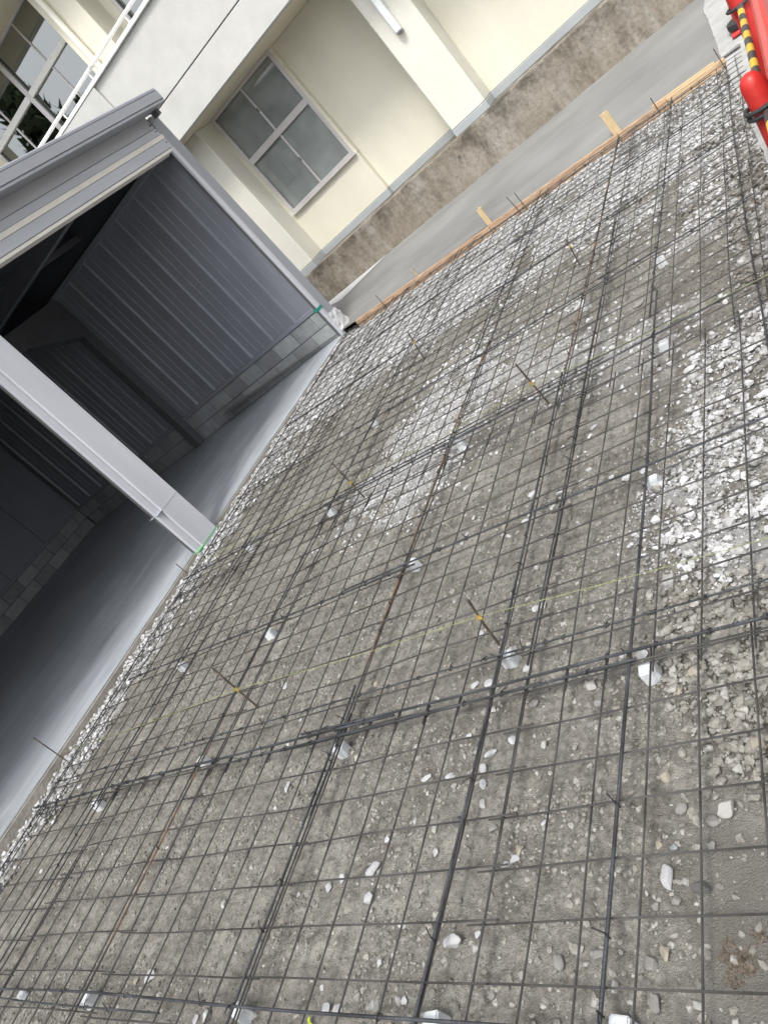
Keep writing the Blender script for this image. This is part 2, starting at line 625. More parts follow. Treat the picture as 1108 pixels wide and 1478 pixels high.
wd = white_density(XX, YY).ravel()
dampm = (sstep(0.52, 0.64, fbm(XX, YY, 2.0, 4, 91)) * sstep(4.2, 5.2, YY) * sstep(-0.9, -0.2, XX)
         + 0.8 * sstep(0.56, 0.66, fbm(XX, YY, 3.1, 4, 95)) * in_poly(XX, YY, [(0.0, 1.9), (0.4, 2.0), (0.4, 2.5), (0.05, 2.3)])
         + 0.45 * soft_poly(XX, YY, P_DARK, seed=7)).ravel()
soil = link('ground', np_mesh('ground', V, F, {'dust': wd, 'damp': np.clip(dampm, 0, 0.85), 'mud': mud_mask(XX, YY).ravel()}, True))
soil.data.materials.append(soil_material())
soil.matrix_world = RGM
tag(soil, 'bare grey brown soil of the building pad under the wire mesh', 'soil', kind='structure')

# the wider terrain, well below the slab and pad
M_TERR = mat('terrain_earth', (0.17, 0.155, 0.13), 0.95, var=0.25, scale=0.8, bump=0.5, bscale=6)
mb = MB()
mb.add([(-400, -400, -0.36), (400, -400, -0.36), (400, 400, -0.36), (-400, 400, -0.36)], [(0, 1, 2, 3)])
tag(mb.build('terrain', M_TERR), 'bare earth around the site', 'ground', kind='structure')


# ------------------------------------------------------------------ concrete apron beside the building
def foot_z(s):
    return 0.300 - 0.0185 * min(max(s, -9), 6)


def apron_pt(u, v):
    x = u
    p0 = G((x, 7.045, 0.022))
    s = x * 1.02 + 0.42 + 0.0
    p1 = B((s, 9.52, foot_z(s)))
    p = p0 * (1 - v) + p1 * v
    p[2] += 0.012 * math.sin(v * math.pi) + 0.004 * math.sin(u * 2.1 + v * 3)
    return p


M_APRON = bpy.data.materials.new('apron_concrete')
M_APRON.use_nodes = True


def streaky(m, c_lo, c_hi, sx, rough, bump=0.15, rot=0.0, big=0.25, spec=0.5, rlo=None):
    nt, b = nodes_of(m)
    tc = nt.nodes.new('ShaderNodeTexCoord')
    mp = nt.nodes.new('ShaderNodeMapping')
    mp.inputs['Scale'].default_value = sx
    mp.inputs['Rotation'].default_value = (0, 0, rot)
    n1 = nt.nodes.new('ShaderNodeTexNoise')
    n1.inputs['Scale'].default_value = 1.6
    n1.inputs['Detail'].default_value = 8
    n1.inputs['Roughness'].default_value = 0.66
    n1.inputs['Distortion'].default_value = 0.7
    n2 = nt.nodes.new('ShaderNodeTexNoise')
    n2.inputs['Scale'].default_value = 0.7
    n2.inputs['Detail'].default_value = 5
    n3 = nt.nodes.new('ShaderNodeTexNoise')
    n3.inputs['Scale'].default_value = 150
    nt.links.new(tc.outputs['Object'], mp.inputs[0])
    nt.links.new(mp.outputs[0], n1.inputs['Vector'])
    nt.links.new(tc.outputs['Object'], n2.inputs['Vector'])
    nt.links.new(tc.outputs['Object'], n3.inputs['Vector'])
    r1 = nt.nodes.new('ShaderNodeValToRGB')
    r1.color_ramp.elements[0].position = 0.32
    r1.color_ramp.elements[1].position = 0.68
    r1.color_ramp.elements[0].color = c_lo + (1,)
    r1.color_ramp.elements[1].color = c_hi + (1,)
    nt.links.new(n1.outputs[0], r1.inputs[0])
    r2 = nt.nodes.new('ShaderNodeValToRGB')
    r2.color_ramp.elements[0].position = 0.35
    r2.color_ramp.elements[1].position = 0.65
    r2.color_ramp.elements[0].color = (1 - big, 1 - big, 1 - big, 1)
    r2.color_ramp.elements[1].color = (1 + big * .4, 1 + big * .4, 1 + big * .4, 1)
    nt.links.new(n2.outputs[0], r2.inputs[0])
    mx = nt.nodes.new('ShaderNodeMix')
    mx.data_type = 'RGBA'
    mx.blend_type = 'MULTIPLY'
    mx.inputs[0].default_value = 1.0
    nt.links.new(r1.outputs[0], mx.inputs[6])
    nt.links.new(r2.outputs[0], mx.inputs[7])
    nt.links.new(mx.outputs[2], b.inputs['Base Color'])
    b.inputs['Specular IOR Level'].default_value = spec
    if rlo is None:
        b.inputs['Roughness'].default_value = rough
    else:
        mr = nt.nodes.new('ShaderNodeMapRange')
        mr.inputs['From Min'].default_value = 0.3
        mr.inputs['From Max'].default_value = 0.7
        mr.inputs['To Min'].default_value = rlo
        mr.inputs['To Max'].default_value = rough
        nt.links.new(n1.outputs[0], mr.inputs['Value'])
        nt.links.new(mr.outputs[0], b.inputs['Roughness'])
    bp = nt.nodes.new('ShaderNodeBump')
    bp.inputs['Strength'].default_value = bump
    bp.inputs['Distance'].default_value = 0.01
    ad = nt.nodes.new('ShaderNodeMath')
    ad.operation = 'MULTIPLY_ADD'
    nt.links.new(n3.outputs[0], ad.inputs[0])
    ad.inputs[1].default_value = 0.35
    nt.links.new(n1.outputs[0], ad.inputs[2])
    nt.links.new(ad.outputs[0], bp.inputs['Height'])
    nt.links.new(bp.outputs[0], b.inputs['Normal'])


streaky(M_APRON, (0.185, 0.185, 0.18), (0.245, 0.245, 0.24), (0.30, 1.2, 1), 0.8, 0.06, R(-10), 0.26)
us = np.linspace(-6.8, 5.0, 120)
vsn = np.linspace(0, 1, 16)
AV = np.array([apron_pt(u, v) for u in us for v in vsn])
ai = np.arange(len(us) * len(vsn)).reshape(len(us), len(vsn))
AF = np.stack([ai[:-1, :-1].ravel(), ai[1:, :-1].ravel(), ai[1:, 1:].ravel(), ai[:-1, 1:].ravel()], 1)
_ex = [0.47, 0.375, 0.30, 0.235, 0.17, 0.11, 0.16, 0.40, 0.9]
_ey = [3.0, 4.3, 5.7, 7.2, 8.1, 8.8, 9.3, 9.75, 10.1]
_cen = AV[AF].mean(1)
AF = AF[_cen[:, 0] < np.interp(_cen[:, 1], _ey, _ex) + 0.13]
ap = link('concrete_apron', np_mesh('concrete_apron', AV, AF, smooth=True))
ap.data.materials.append(M_APRON)
tag(ap, 'smooth grey concrete strip between the form planks and the building', 'pavement', kind='structure')

# pale leftover strip along the foot of the wall, next to the shed corner
M_PALE = mat('pale_concrete', (0.50, 0.50, 0.50), 0.85, var=0.10, scale=4, bump=0.3)
mb = MB()
pv = [apron_pt(-5.9, 0.985), apron_pt(-5.35, 0.80), apron_pt(-5.05, 0.70), apron_pt(-4.85, 0.80), apron_pt(-4.6, 0.91), apron_pt(-4.38, 0.985)]
pv = [(p[0], p[1], p[2] + 0.006) for p in pv]
mb.add(pv, [(0, 1, 2, 3, 4, 5)])
tag(mb.build('cement_strip', M_PALE), 'pale dry cement patch at the foot of the shed corner', 'pavement', kind='structure')

# old pale pavement at the right with a broken edge
M_PAVE = mat('old_pavement', (0.36, 0.365, 0.36), 0.9, var=0.16, scale=5, bump=0.6, bscale=60)
edge = [(0.62, 2.0), (0.47, 3.0), (0.42, 3.7), (0.375, 4.3), (0.325, 5.0), (0.30, 5.7), (0.225, 6.4), (0.185, 7.2), (0.15, 8.1), (0.11, 8.8), (0.16, 9.3), (0.40, 9.75), (0.9, 10.1)]
ev = []
for a, b in zip(edge[:-1], edge[1:]):
    for t in np.linspace(0, 1, 9)[:-1]:
        q = (a[0] * (1 - t) + b[0] * t + random.uniform(-.006, .006), a[1] * (1 - t) + b[1] * t)
        ev.append(q)
ev.append(edge[-1])


def pave_z(x, y):
    zg = G((x, y, 0.0))[2] - 0.028
    if y <= 7.0:
        return zg
    v = min(1, (y - 7.045) / 2.45)
    pz = apron_pt(x, max(0, v))[2] + 0.012
    t = min(1, (y - 7.0) / 1.6)
    return max(zg * (1 - t) + pz * t, pz - 0.004 if y > 7.06 else -9)


mb = MB()
k = len(ev)
vv = []
for q in ev:
    vv.append((q[0], q[1], pave_z(*q) - 0.07))
for q in ev:
    vv.append((q[0], q[1], pave_z(*q)))
for q in ev:
    vv.append((q[0] + 0.7, q[1] + 0.1, pave_z(q[0] + 0.7, q[1] + 0.1)))
for q in ev:
    vv.append((6.0, q[1] + 0.1, pave_z(q[0] + 0.7, q[1] + 0.1) - 0.05))
ff = []
for r_ in range(3):
    for i in range(k - 1):
        ff.append((r_ * k + i, r_ * k + i + 1, (r_ + 1) * k + i + 1, (r_ + 1) * k + i))
mb.add(vv, ff)
tag(mb.build('old_pavement', M_PAVE), 'pale worn pavement with a broken edge beside the pad', 'pavement', kind='structure')

# ------------------------------------------------------------------ school-type building
bo = B((-3.5, 9.5, 0.3))
bld = thing('building', bo, 'cream rendered building with balcony, pillars, windows and stained concrete plinth', 'building')


def stained_concrete():
    m = bpy.data.materials.new('stained_plinth')
    m.use_nodes = True
    nt, b = nodes_of(m)
    N = nt.nodes.new
    L = nt.links
    tc = N('ShaderNodeTexCoord')

    def noise(scale, st=(1, 1, 1), det=7, ro=0.62):
        mp = N('ShaderNodeMapping')
        mp.inputs['Scale'].default_value = st
        L.new(tc.outputs['Object'], mp.inputs[0])
        n = N('ShaderNodeTexNoise')
        n.inputs['Scale'].default_value = scale
        n.inputs['Detail'].default_value = det
        n.inputs['Roughness'].default_value = ro
        L.new(mp.outputs[0], n.inputs['Vector'])
        return n.outputs[0]

    def ramp(s, stops):
        r = N('ShaderNodeValToRGB')
        while len(r.color_ramp.elements) < len(stops):
            r.color_ramp.elements.new(0.5)
        for e, (p, c) in zip(r.color_ramp.elements, stops):
            e.position = p
            e.color = tuple(c) + (1,)
        L.new(s, r.inputs[0])
        return r.outputs[0]

    def mix(f, a, c, mode='MIX'):
        x = N('ShaderNodeMix')
        x.data_type = 'RGBA'
        x.blend_type = mode
        if isinstance(f, float):
            x.inputs[0].default_value = f
        else:
            L.new(f, x.inputs[0])
        L.new(a, x.inputs[6])
        if isinstance(c, tuple):
            x.inputs[7].default_value = c + (1,)
        else:
            L.new(c, x.inputs[7])
        return x.outputs[2]
    c = ramp(noise(1.1), [(0.3, (0.19, 0.16, 0.12)), (0.5, (0.26, 0.23, 0.185)), (0.7, (0.34, 0.315, 0.275))])
    # rain streaks run down the face
    st = ramp(noise(1.0, (5, 5, 1.0)), [(0.46, (0, 0, 0)), (0.74, (0.8, 0.8, 0.8))])
    c = mix(st, c, (0.36, 0.345, 0.31))
    dk = ramp(noise(1.3, (5, 5, 2.2), 9, 0.75), [(0.46, (0, 0, 0)), (0.64, (0.85, 0.85, 0.85))])
    bl = ramp(noise(1.7), [(0.38, (0, 0, 0)), (0.56, (1, 1, 1))])
    mk = mix(1.0, dk, bl, 'MULTIPLY')
    c = mix(mk, c, (0.085, 0.073, 0.055))
    sx = N('ShaderNodeSeparateXYZ')
    L.new(tc.outputs['Object'], sx.inputs[0])
    mz = N('ShaderNodeMapRange')
    mz.interpolation_type = 'SMOOTHSTEP'
    mz.inputs['From Min'].default_value = 0.20
    mz.inputs['From Max'].default_value = 0.58
    L.new(sx.outputs['Z'], mz.inputs['Value'])
    mo = ramp(noise(2.6, (1, 1, 1.4), 9, 0.75), [(0.44, (0, 0, 0)), (0.60, (0.9, 0.9, 0.9))])
    c = mix(mix(1.0, mo, mz.outputs[0], 'MULTIPLY'), c, (0.075, 0.066, 0.052))
    gr = ramp(noise(22, (1, 1, 1), 8, 0.7), [(0.3, (0.62, 0.62, 0.62)), (0.6, (1.12, 1.12, 1.12))])
    c = mix(0.8, c, gr, 'MULTIPLY')
    L.new(c, b.inputs['Base Color'])
    b.inputs['Roughness'].default_value = 0.92
    bp = N('ShaderNodeBump')
    bp.inputs['Strength'].default_value = 0.5
    bp.inputs['Distance'].default_value = 0.02
    L.new(noise(30, (1, 1, 1), 8, 0.7), bp.inputs['Height'])
    L.new(bp.outputs[0], b.inputs['Normal'])
    return m


M_PLINTH = stained_concrete()
PIL = [-8.555, -5.325, -2.095, 1.135, 4.365]
SL, SR = -12.0, 8.0
WZ0, SOFZ = 0.985, 3.245
o = MB().box((SL, 9.5, -0.25), (SR, 10.6, 0.885), 0.008).build('concrete_plinth', M_PLINTH, bld, B)
tag(o, 'rain stained rough concrete plinth')
# a small weep hole with a damp tail in the plinth
MB().tube([(-2.47, 9.496, 0.70), (-2.47, 9.60, 0.70)], 0.022, 12).build('weep_hole', M_ALUD, bld, B)


def bbox(name, a, b, m, parent=bld, ch=0.006):
    return MB().box(a, b, ch).build(name, m, parent, B)


for c0, c1 in zip([SL] + [p + .265 for p in PIL], [p - .265 for p in PIL] + [SR]):
    split = (c0 < -4 and c1 > -3)
    if split:
        # window bay: window and the panel under it stand a little proud of the textured wall
        bbox('window_bay_wall', (c0, 9.97, WZ0), (-3.66, 10.4, 1.60), M_CREAM)
        bbox('wall', (-3.66, 10.06, WZ0), (c1, 10.4, SOFZ), M_CREAM)
        for sj in (-3.24,):
            bbox('panel_joint', (sj - .0015, 10.058, WZ0), (sj + .0015, 10.07, SOFZ), M_PIPE, ch=0)
        bbox('grey_band', (c0, 9.955, 0.886), (-3.66, 10.4, WZ0 - .002), M_BAND)
        bbox('grey_band', (-3.66, 10.045, 0.886), (c1, 10.4, WZ0 - .002), M_BAND)
    else:
        bbox('wall', (c0, 9.96, WZ0), (c1, 10.4, SOFZ), M_CREAM)
        bbox('grey_band', (c0, 9.94, 0.886), (c1, 10.4, WZ0 - .002), M_BAND)
    # upper storey round its window
    w0, w1 = c0 + .14, c1 - .09
    bbox('upper_wall', (c0, 9.97, 3.46), (c1, 10.4, 4.12), M_CREAM)
    bbox('upper_wall', (c0, 9.97, 4.12), (w0, 10.4, 6.0), M_CREAM)
    bbox('upper_wall', (w1, 9.97, 4.12), (c1, 10.4, 6.0), M_CREAM)
for pc in PIL:
    p = bbox('pillar', (pc - .265, 9.56, WZ0), (pc + .265, 10.3, SOFZ), M_PILLAR, ch=0.01)
    bbox('grey_band', (pc - .268, 9.552, 0.886), (pc + .268, 10.3, WZ0 - .002), M_BAND)
    bbox('upper_pillar', (pc - .265, 9.56, 3.46), (pc + .265, 10.3, 5.98), M_CREAM, ch=0.01)
# balcony slabs and parapets, first and second floor
bbox('balcony_soffit', (SL, 9.075, SOFZ), (SR, 10.3, 3.455), M_SOFFIT)
bbox('upper_soffit', (SL, 9.075, 5.985), (SR, 10.3, 6.2), M_SOFFIT)
SJ = -5.41
for a, b, d in ((SL, SJ, 9.015), (SJ + .002, SR, 9.055)):
    bbox('parapet_lower', (a, d, SOFZ - .004), (b, 9.22, 3.650), M_FASCIA)
    bbox('parapet_upper', (a, d, 3.664), (b, 9.22, 4.405), M_FASCIA)
    bbox('parapet_groove', (a, d + .02, 3.645), (b, 9.2, 3.67), M_BEAM, ch=0)
bbox('parapet_coping', (SL, 9.005, 4.407), (SR, 9.235, 4.455), M_WHITE)
bbox('upper_parapet', (SL, 9.055, 5.98), (SR, 9.22, 7.2), M_FASCIA)
bbox('roof_parapet_wall', (SL, 9.97, 6.2), (SR, 10.4, 8.2), M_CREAM)
rail = MB().tube([(s, 9.10, 4.575) for s in np.linspace(SL, SR, 21)], 0.024, 10).build('handrail', M_WHITE, bld, B, smooth=True)
for s in (-9.0, -8.28, -7.56, -6.82, -6.10, -5.376, -5.166, -4.445, -3.72, -3.0, -2.28):
    MB().tube([(s, 9.10, 4.45), (s, 9.10, 4.575)], 0.011, 8).build('rail_post', M_WHITE, rail, B, smooth=True)
MB().tube([(-5.24, 9.10, 4.575), (-5.30, 9.10, 4.575)], 0.031, 10).build('rail_joint', M_ALU, rail, B, smooth=True)
# downpipes
MB().tube([(-5.42, 9.50, 0.9), (-5.42, 9.50, 3.24)], 0.045, 14).build('downpipe', M_PIPE, bld, B, smooth=True)
for z in (1.35, 2.1, 2.85):
    bbox('pipe_bracket', (-5.475, 9.44, z - .015), (-5.365, 9.56, z + .015), M_PIPE)
MB().tube([(-5.42, 9.50, 3.5), (-5.42, 9.50, 5.98)], 0.045, 14).build('downpipe', M_PIPE, bld, B, smooth=True)
MB().box((-2.165, 9.465, 2.20), (-2.075, 9.56, 3.24), 0.018).build('pipe_cover', M_PIPEW, bld, B)
bbox('pipe_end', (-2.15, 9.48, 2.185), (-2.09, 9.55, 2.199), M_ALUD, ch=0)
# building body behind the facade
bbox('building_body', (SL, 10.4, -0.25), (SR, 17.0, 8.2), M_CREAM)


def frame_rect(name, s0, s1, z0, z1, d0, d1, w, m, parent):
    mb = MB()
    mb.box((s0, d0, z0), (s1, d1, z0 + w), 0.003)
    mb.box((s0, d0, z1 - w), (s1, d1, z1), 0.003)
    mb.box((s0, d0 + .0015, z0 + w), (s0 + w, d1, z1 - w), 0.003)
    mb.box((s1 - w, d0 + .0015, z0 + w), (s1, d1, z1 - w), 0.003)
    return mb.build(name, m, parent, B)


# ground-floor window in the proud bay
W0, W1, WB, WT, WM = -4.995, -3.70, 1.625, 3.243, 2.50
bbox('window_cheek', (-5.06, 9.97, 1.60), (W0, 10.35, SOFZ), M_CREAM, ch=0)
bbox('window_cheek', (W1, 9.97, 1.60), (-3.655, 10.3, SOFZ), M_CREAM, ch=0)
win = frame_rect('window', W0, W1, WB, WT, 9.945, 10.02, 0.045, M_ALU, bld)
bbox('window_reveal', (W0, 10.10, WB), (W1, 10.4, WT), M_ALUD, ch=0)
bbox('sill', (W0 - .02, 9.915, WB - .03), (W1 + .02, 9.99, WB - .002), M_ALU, win)
bbox('transom', (W0 + .045, 9.935, WM - .045), (W1 - .045, 10.02, WM + .045), M_ALU, win)
sm = (W0 + W1) / 2
for z0, z1, dd in ((WB + .045, WM - .045, 0.0), (WM + .045, WT - .045, 0.012)):
    bbox('meeting_stile', (sm - .016, 9.962, z0), (sm + .016, 10.0, z1), M_ALU, win)
    bbox('pane', (W0 + .05, 9.998, z0 + .004), (sm - .017, 10.006, z1 - .004), M_FROST, win, ch=0)
    bbox('pane', (sm + .017, 9.978, z0 + .004), (W1 - .05, 9.986, z1 - .004), M_FROST, win, ch=0)
    bbox('dark_edge_strip', (W0 + .045, 9.99, z0), (W0 + .052, 10.012, z1), M_ALUD, win, ch=0)  # dark strips here stand in for the shadow along the frame edges
    bbox('dark_edge_strip', (W0 + .052, 9.975, z1 - .008), (W1 - .045, 10.013, z1), M_ALUD, win, ch=0)
    bbox('dark_edge_strip', (sm + .0165, 9.976, z0 + .002), (sm + .022, 9.99, z1 - .009), M_ALUD, win, ch=0)
    bbox('sash_lock', (sm - .01, 9.95, (z0 + z1) / 2 - .03), (sm + .01, 9.963, (z0 + z1) / 2 + .03), M_ALUD, win)
# paler inner curtain edge and a notice seen faintly through the lower left pane
M_NOTE = mat('notice_paper', (0.225, 0.25, 0.245), 0.10, var=0.05, ior=1.9)
bbox('notice', (-4.80, 9.990, 1.95), (-4.62, 9.9975, 2.20), M_NOTE, win, ch=0)

# upper windows, one in each bay
for c0, c1 in zip([SL] + [p + .265 for p in PIL], [p - .265 for p in PIL] + [SR]):
    w0, w1 = c0 + .14, c1 - .09
    z0, z1, zt = 4.12, 5.995, 5.30
    uw = frame_rect('upper_window', w0, w1, z0, z1, 9.98, 10.05, 0.045, M_ALU, bld)
    c = (w0 + w1) / 2 - .02
    bbox('mullion', (c - .04, 9.965, z0 + .045), (c + .04, 10.05, z1 - .045), M_ALU, uw)
    for a, b in ((w0 + .045, c - .04), (c + .04, w1 - .045)):
        bbox('transom', (a, 9.965, zt - .045), (b, 10.05, zt + .045), M_WHITE, uw)
        q = (a + b) / 2
        for y0, y1 in ((z0 + .045, zt - .045), (zt + .045, z1 - .045)):
            bbox('stile', (q - .014, 9.995, y0), (q + .014, 10.03, y1), M_ALU, uw)
            bbox('pane', (a + .002, 10.026, y0 + .002), (q - .0145, 10.034, y1 - .002), M_GLASS, uw, ch=0)
            bbox('pane', (q + .0145, 10.012, y0 + .002), (b - .002, 10.02, y1 - .002), M_GLASS, uw, ch=0)
            bbox('dark_edge_strip', (a, 10.0, y0), (a + .012, 10.025, y1), M_ALUD, uw, ch=0)

# ------------------------------------------------------------------ shed
FX = -4.36          # front line
FZ = 0.29           # slab top
SY = 7.05           # inner face of the far side wall
BX = -11.55         # inner face of the back wall
NY = -0.75          # inner face of the near side wall
M_SLAB = bpy.data.materials.new('trowelled_slab')
M_SLAB.use_nodes = True
streaky(M_SLAB, (0.31, 0.338, 0.375), (0.52, 0.553, 0.60), (4.2, 0.75, 1), 0.50, 0.08, R(34), 0.15, 0.5, 0.32)
mb = MB()
poly = [(FX, NY - .3), (FX, 7.02), (-4.42, 7.21), (-12.0, 7.79), (-12.0, NY - .3)]
mb.add([(x, y, -0.3) for x, y in poly] + [(x, y, FZ) for x, y in poly], [(4, 3, 2, 1, 0), (5, 6, 7, 8, 9)] + [(i, (i + 1) % 5, 5 + (i + 1) % 5, 5 + i) for i in range(5)])
o = mb.build('shed_floor', M_SLAB)
bm = bmesh.new()
bm.from_mesh(o.data)
ed = [e for e in bm.edges if all(v.co.z > 0 for v in e.verts)]
bmesh.ops.bevel(bm, geom=ed, offset=0.012, segments=2, affect='EDGES')
bm.to_mesh(o.data)
bm.free()
M_SLABSIDE = mat('slab_side_concrete', (0.24, 0.225, 0.195), 0.95, var=0.25, scale=7, bump=0.7, bscale=40)
o.data.materials.append(M_SLABSIDE)
for pf in o.data.polygons:
    if abs(pf.normal.z) < 0.5:
        pf.material_index = 1
tag(o, 'smooth trowelled grey concrete floor of the open shed', 'floor', kind='structure')

shed = thing('storage_shed', (-4.4, 3.3, FZ), 'open fronted dark grey steel shed with corrugated walls on concrete blocks', 'shed')


def sbox(name, a, b, m, parent=shed, ch=0.004):
    return MB().box(a, b, ch).build(name, m, parent, S)


# block courses: far side wall and back wall, each block its own piece
mort = sbox('mortar_bed', (BX - .14, SY + .008, FZ), (FX - .07, SY + .145, 0.684), M_MORTAR, ch=0)
for c in range(2):
    z0 = FZ + 0.004 + c * 0.197
    x = FX - 0.06 - (0.2 if c else 0.0)
    if c:
        sbox('block', (x + .008, SY, z0), (FX - .062, SY + .15, z0 + .187), M_BLOCK)
    while x > BX + .05:
        x2 = max(BX + .001, x - .392)
        dy = random.uniform(-.0015, .0015)
        sbox('block', (x2 + .008, SY + dy, z0), (x, SY + .15, z0 + .187), M_BLOCK)
        x = x2 - .002
mort2 = sbox('mortar_bed', (BX - .14, NY, FZ), (BX - .008, SY + .005, 0.684), M_MORTAR, ch=0)
for c in range(2):
    z0 = FZ + 0.004 + c * 0.197
    y = SY - 0.004 - (0.2 if c else 0)
    if c:
        sbox('block', (BX - .15, y + .008, z0), (BX, SY - .005, z0 + .187), M_BLOCK)
    while y > 1.2:
        y2 = y - .392
        sbox('block', (BX - .15, y2 + .008, z0), (BX + random.uniform(-.0015, .0015), y, z0 + .187), M_BLOCK)
        y = y2 - .002
sbox('base_flashing', (BX, SY - .012, 0.686), (FX - .06, SY + .05, 0.735), M_INNER)
sbox('base_flashing', (BX - .05, NY, 0.686), (BX + .012, SY - .014, 0.735), M_FLATP)

# corrugated panels on the far side wall: one raised rib and two fine grooves to each panel
PW = 0.47
x = FX - 0.06
while x > BX + 0.05:
    w = min(PW, x - BX)
    y0 = SY + .03
    prof = [(0, 0)]
    if w > 0.3:
        for gpos in (0.14, 0.265):
            prof += [(gpos, 0), (gpos + .004, -.0045), (gpos + .009, -.0045), (gpos + .013, 0)]
        prof += [(w - .075, 0), (w - .062, -.03), (w - .018, -.03), (w - .004, 0)]
    prof += [(w, 0)]
    pts = [(x - a, y0 + d) for a, d in prof] + [(x - w, y0 + .02), (x, y0 + .02)]
    MB().prism(pts, 'z', 0.735, 3.05).build('corrugated_panel', M_INNER, shed, S)
    x -= w + 0.0008
sbox('outer_cladding', (BX - .2, SY + .06, 0.70), (FX - .02, SY + .165, 3.32), M_CLAD, ch=0.006)
# flat panels on the back wall
y = SY - .01
while y > NY:
    y2 = max(NY, y - 0.91)
    sbox('back_panel', (BX - .05, y2 + .006, 0.735), (BX - .005, y - .004, 3.05), M_FLATP, ch=0.005)
    y = y2
sbox('back_cladding', (BX - .2, NY, 0.70), (BX - .06, SY + .05, 3.3), M_CLAD)
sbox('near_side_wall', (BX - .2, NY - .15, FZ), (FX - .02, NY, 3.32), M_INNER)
# roof deck, gutter and header
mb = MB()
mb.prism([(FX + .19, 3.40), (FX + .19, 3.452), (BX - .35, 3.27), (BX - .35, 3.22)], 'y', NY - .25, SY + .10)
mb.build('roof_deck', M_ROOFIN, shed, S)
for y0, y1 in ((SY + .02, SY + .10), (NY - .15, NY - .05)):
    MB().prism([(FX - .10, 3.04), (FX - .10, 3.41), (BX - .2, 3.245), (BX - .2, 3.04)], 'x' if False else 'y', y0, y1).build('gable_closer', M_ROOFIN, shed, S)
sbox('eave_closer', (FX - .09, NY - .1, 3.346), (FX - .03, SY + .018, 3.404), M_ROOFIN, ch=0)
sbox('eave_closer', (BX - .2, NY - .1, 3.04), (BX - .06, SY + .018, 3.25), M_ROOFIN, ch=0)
gp = [(-4.352, 3.345), (-4.352, 3.325), (-4.150, 3.300), (-4.135, 3.306), (-4.135, 3.326), (-4.144, 3.329), (-4.144, 3.334), (-4.131, 3.337), (-4.131, 3.424), (-4.144, 3.427), (-4.144, 3.432), (-4.137, 3.436), (-4.137, 3.455), (-4.150, 3.468), (-4.20, 3.472), (-4.20, 3.46)]
MB().prism(gp, 'y', NY - .25, 7.185).build('gutter', M_CLAD, shed, S)
sbox('gutter_end', (-4.30, 7.186, 3.33), (-4.14, 7.192, 3.465), M_CLAD, ch=0)
sbox('gutter_bracket', (-4.33, 7.10, 3.255), (-4.25, 7.16, 3.325), M_BEAM)
HB0, HB1 = NY - .15, 7.045
sbox('header_upper', (FX - .10, HB0, 3.195), (FX - .012, HB1, 3.345), M_HEADUP)
sbox('header_band', (FX - .10, HB0, 3.115), (FX - .002, HB1, 3.190), M_LILAC)
sbox('header_strip', (FX - .10, HB0, 3.062), (FX + .006, HB1, 3.112), M_BEIGE)
sbox('header_beam', (FX - .10, HB0, 2.957), (FX + .004, HB1, 3.059), M_LILAC)
sbox('header_lip', (FX - .12, HB0, 2.922), (FX - .004, HB1, 2.954), M_BEIGE)
for z in (3.235, 3.16, 3.02):
    MB().tube([(FX - .02, 7.0, z), (FX + .012, 7.0, z)], 0.007, 8).build('screw', M_BEAM, shed, S)
# far corner: bright post cover and grey corner trim
sbox('corner_post', (FX - .035, 6.985, 0.225), (FX + .002, 7.05, 2.955), M_POST)
sbox('post_edge', (FX - .075, 6.99, 0.29), (FX - .036, 7.045, 2.92), M_ALUD, ch=0)
sbox('corner_trim', (FX - .06, 7.052, 0.50), (FX - .004, SY + .17, 3.30), M_CLAD)
sbox('teal_tape', (FX - .09, 6.981, 0.675), (FX + .005, 7.056, 0.712), M_TEAL, ch=0)
sbox('green_tape', (FX - .09, 6.981, 0.262), (FX + .005, 7.056, 0.272), M_GTAPE, ch=0)
# the open-front post
post = sbox('front_post', (-4.42, 3.29, 0.195), (-4.30, 3.54, 2.93), M_POST, ch=0.006)
sbox('front_post_flange', (-4.355, 3.225, 0.195), (-4.325, 3.288, 2.93), M_POST)
sbox('front_post_groove', (-4.41, 3.2875, 0.2), (-4.318, 3.291, 2.93), M_HEADUP, ch=0)
sbox('post_edge', (-4.40, 3.235, 0.24), (-4.356, 3.2845, 2.93), M_ALUD, ch=0)
sbox('green_tape', (-4.425, 3.2215, 0.272), (-4.2975, 3.543, 0.281), M_GTAPE, ch=0)
sbox('joint_cover', (-4.425, 3.2225, 0.725), (-4.298, 3.5425, 0.731), M_LILAC, ch=0)
# second front post, nearer, and frames inside
sbox('front_post', (-4.42, -.45, 0.195), (-4.30, -.20, 2.93), M_POST, ch=0.006)
for px in (-7.62,):
    sbox('portal_post', (px - .158, SY - .13, FZ), (px - .002, SY + .02, 2.738), M_BEAM)
    sbox('portal_post', (px - .158, NY + .01, FZ), (px - .002, NY + .16, 2.738), M_BEAM)
    sbox('portal_beam', (px - .16, NY + .01, 2.74), (px, SY + .02, 3.02), M_BEAM)
    MB().prism([(SY - .12, 2.42), (SY - .12, 2.745), (SY - .95, 2.745)], 'x', px - .155, px - .005).build('haunch', M_BEAM, shed, S)
for py in (5.45, 3.45, 1.6):
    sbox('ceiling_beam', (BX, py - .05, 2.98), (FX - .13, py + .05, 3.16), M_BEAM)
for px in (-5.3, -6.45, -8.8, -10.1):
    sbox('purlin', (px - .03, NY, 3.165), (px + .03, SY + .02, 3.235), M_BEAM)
sbox('wall_top_rail', (BX, SY - .02, 2.985), (FX - .125, SY + .028, 3.05), M_INNER)

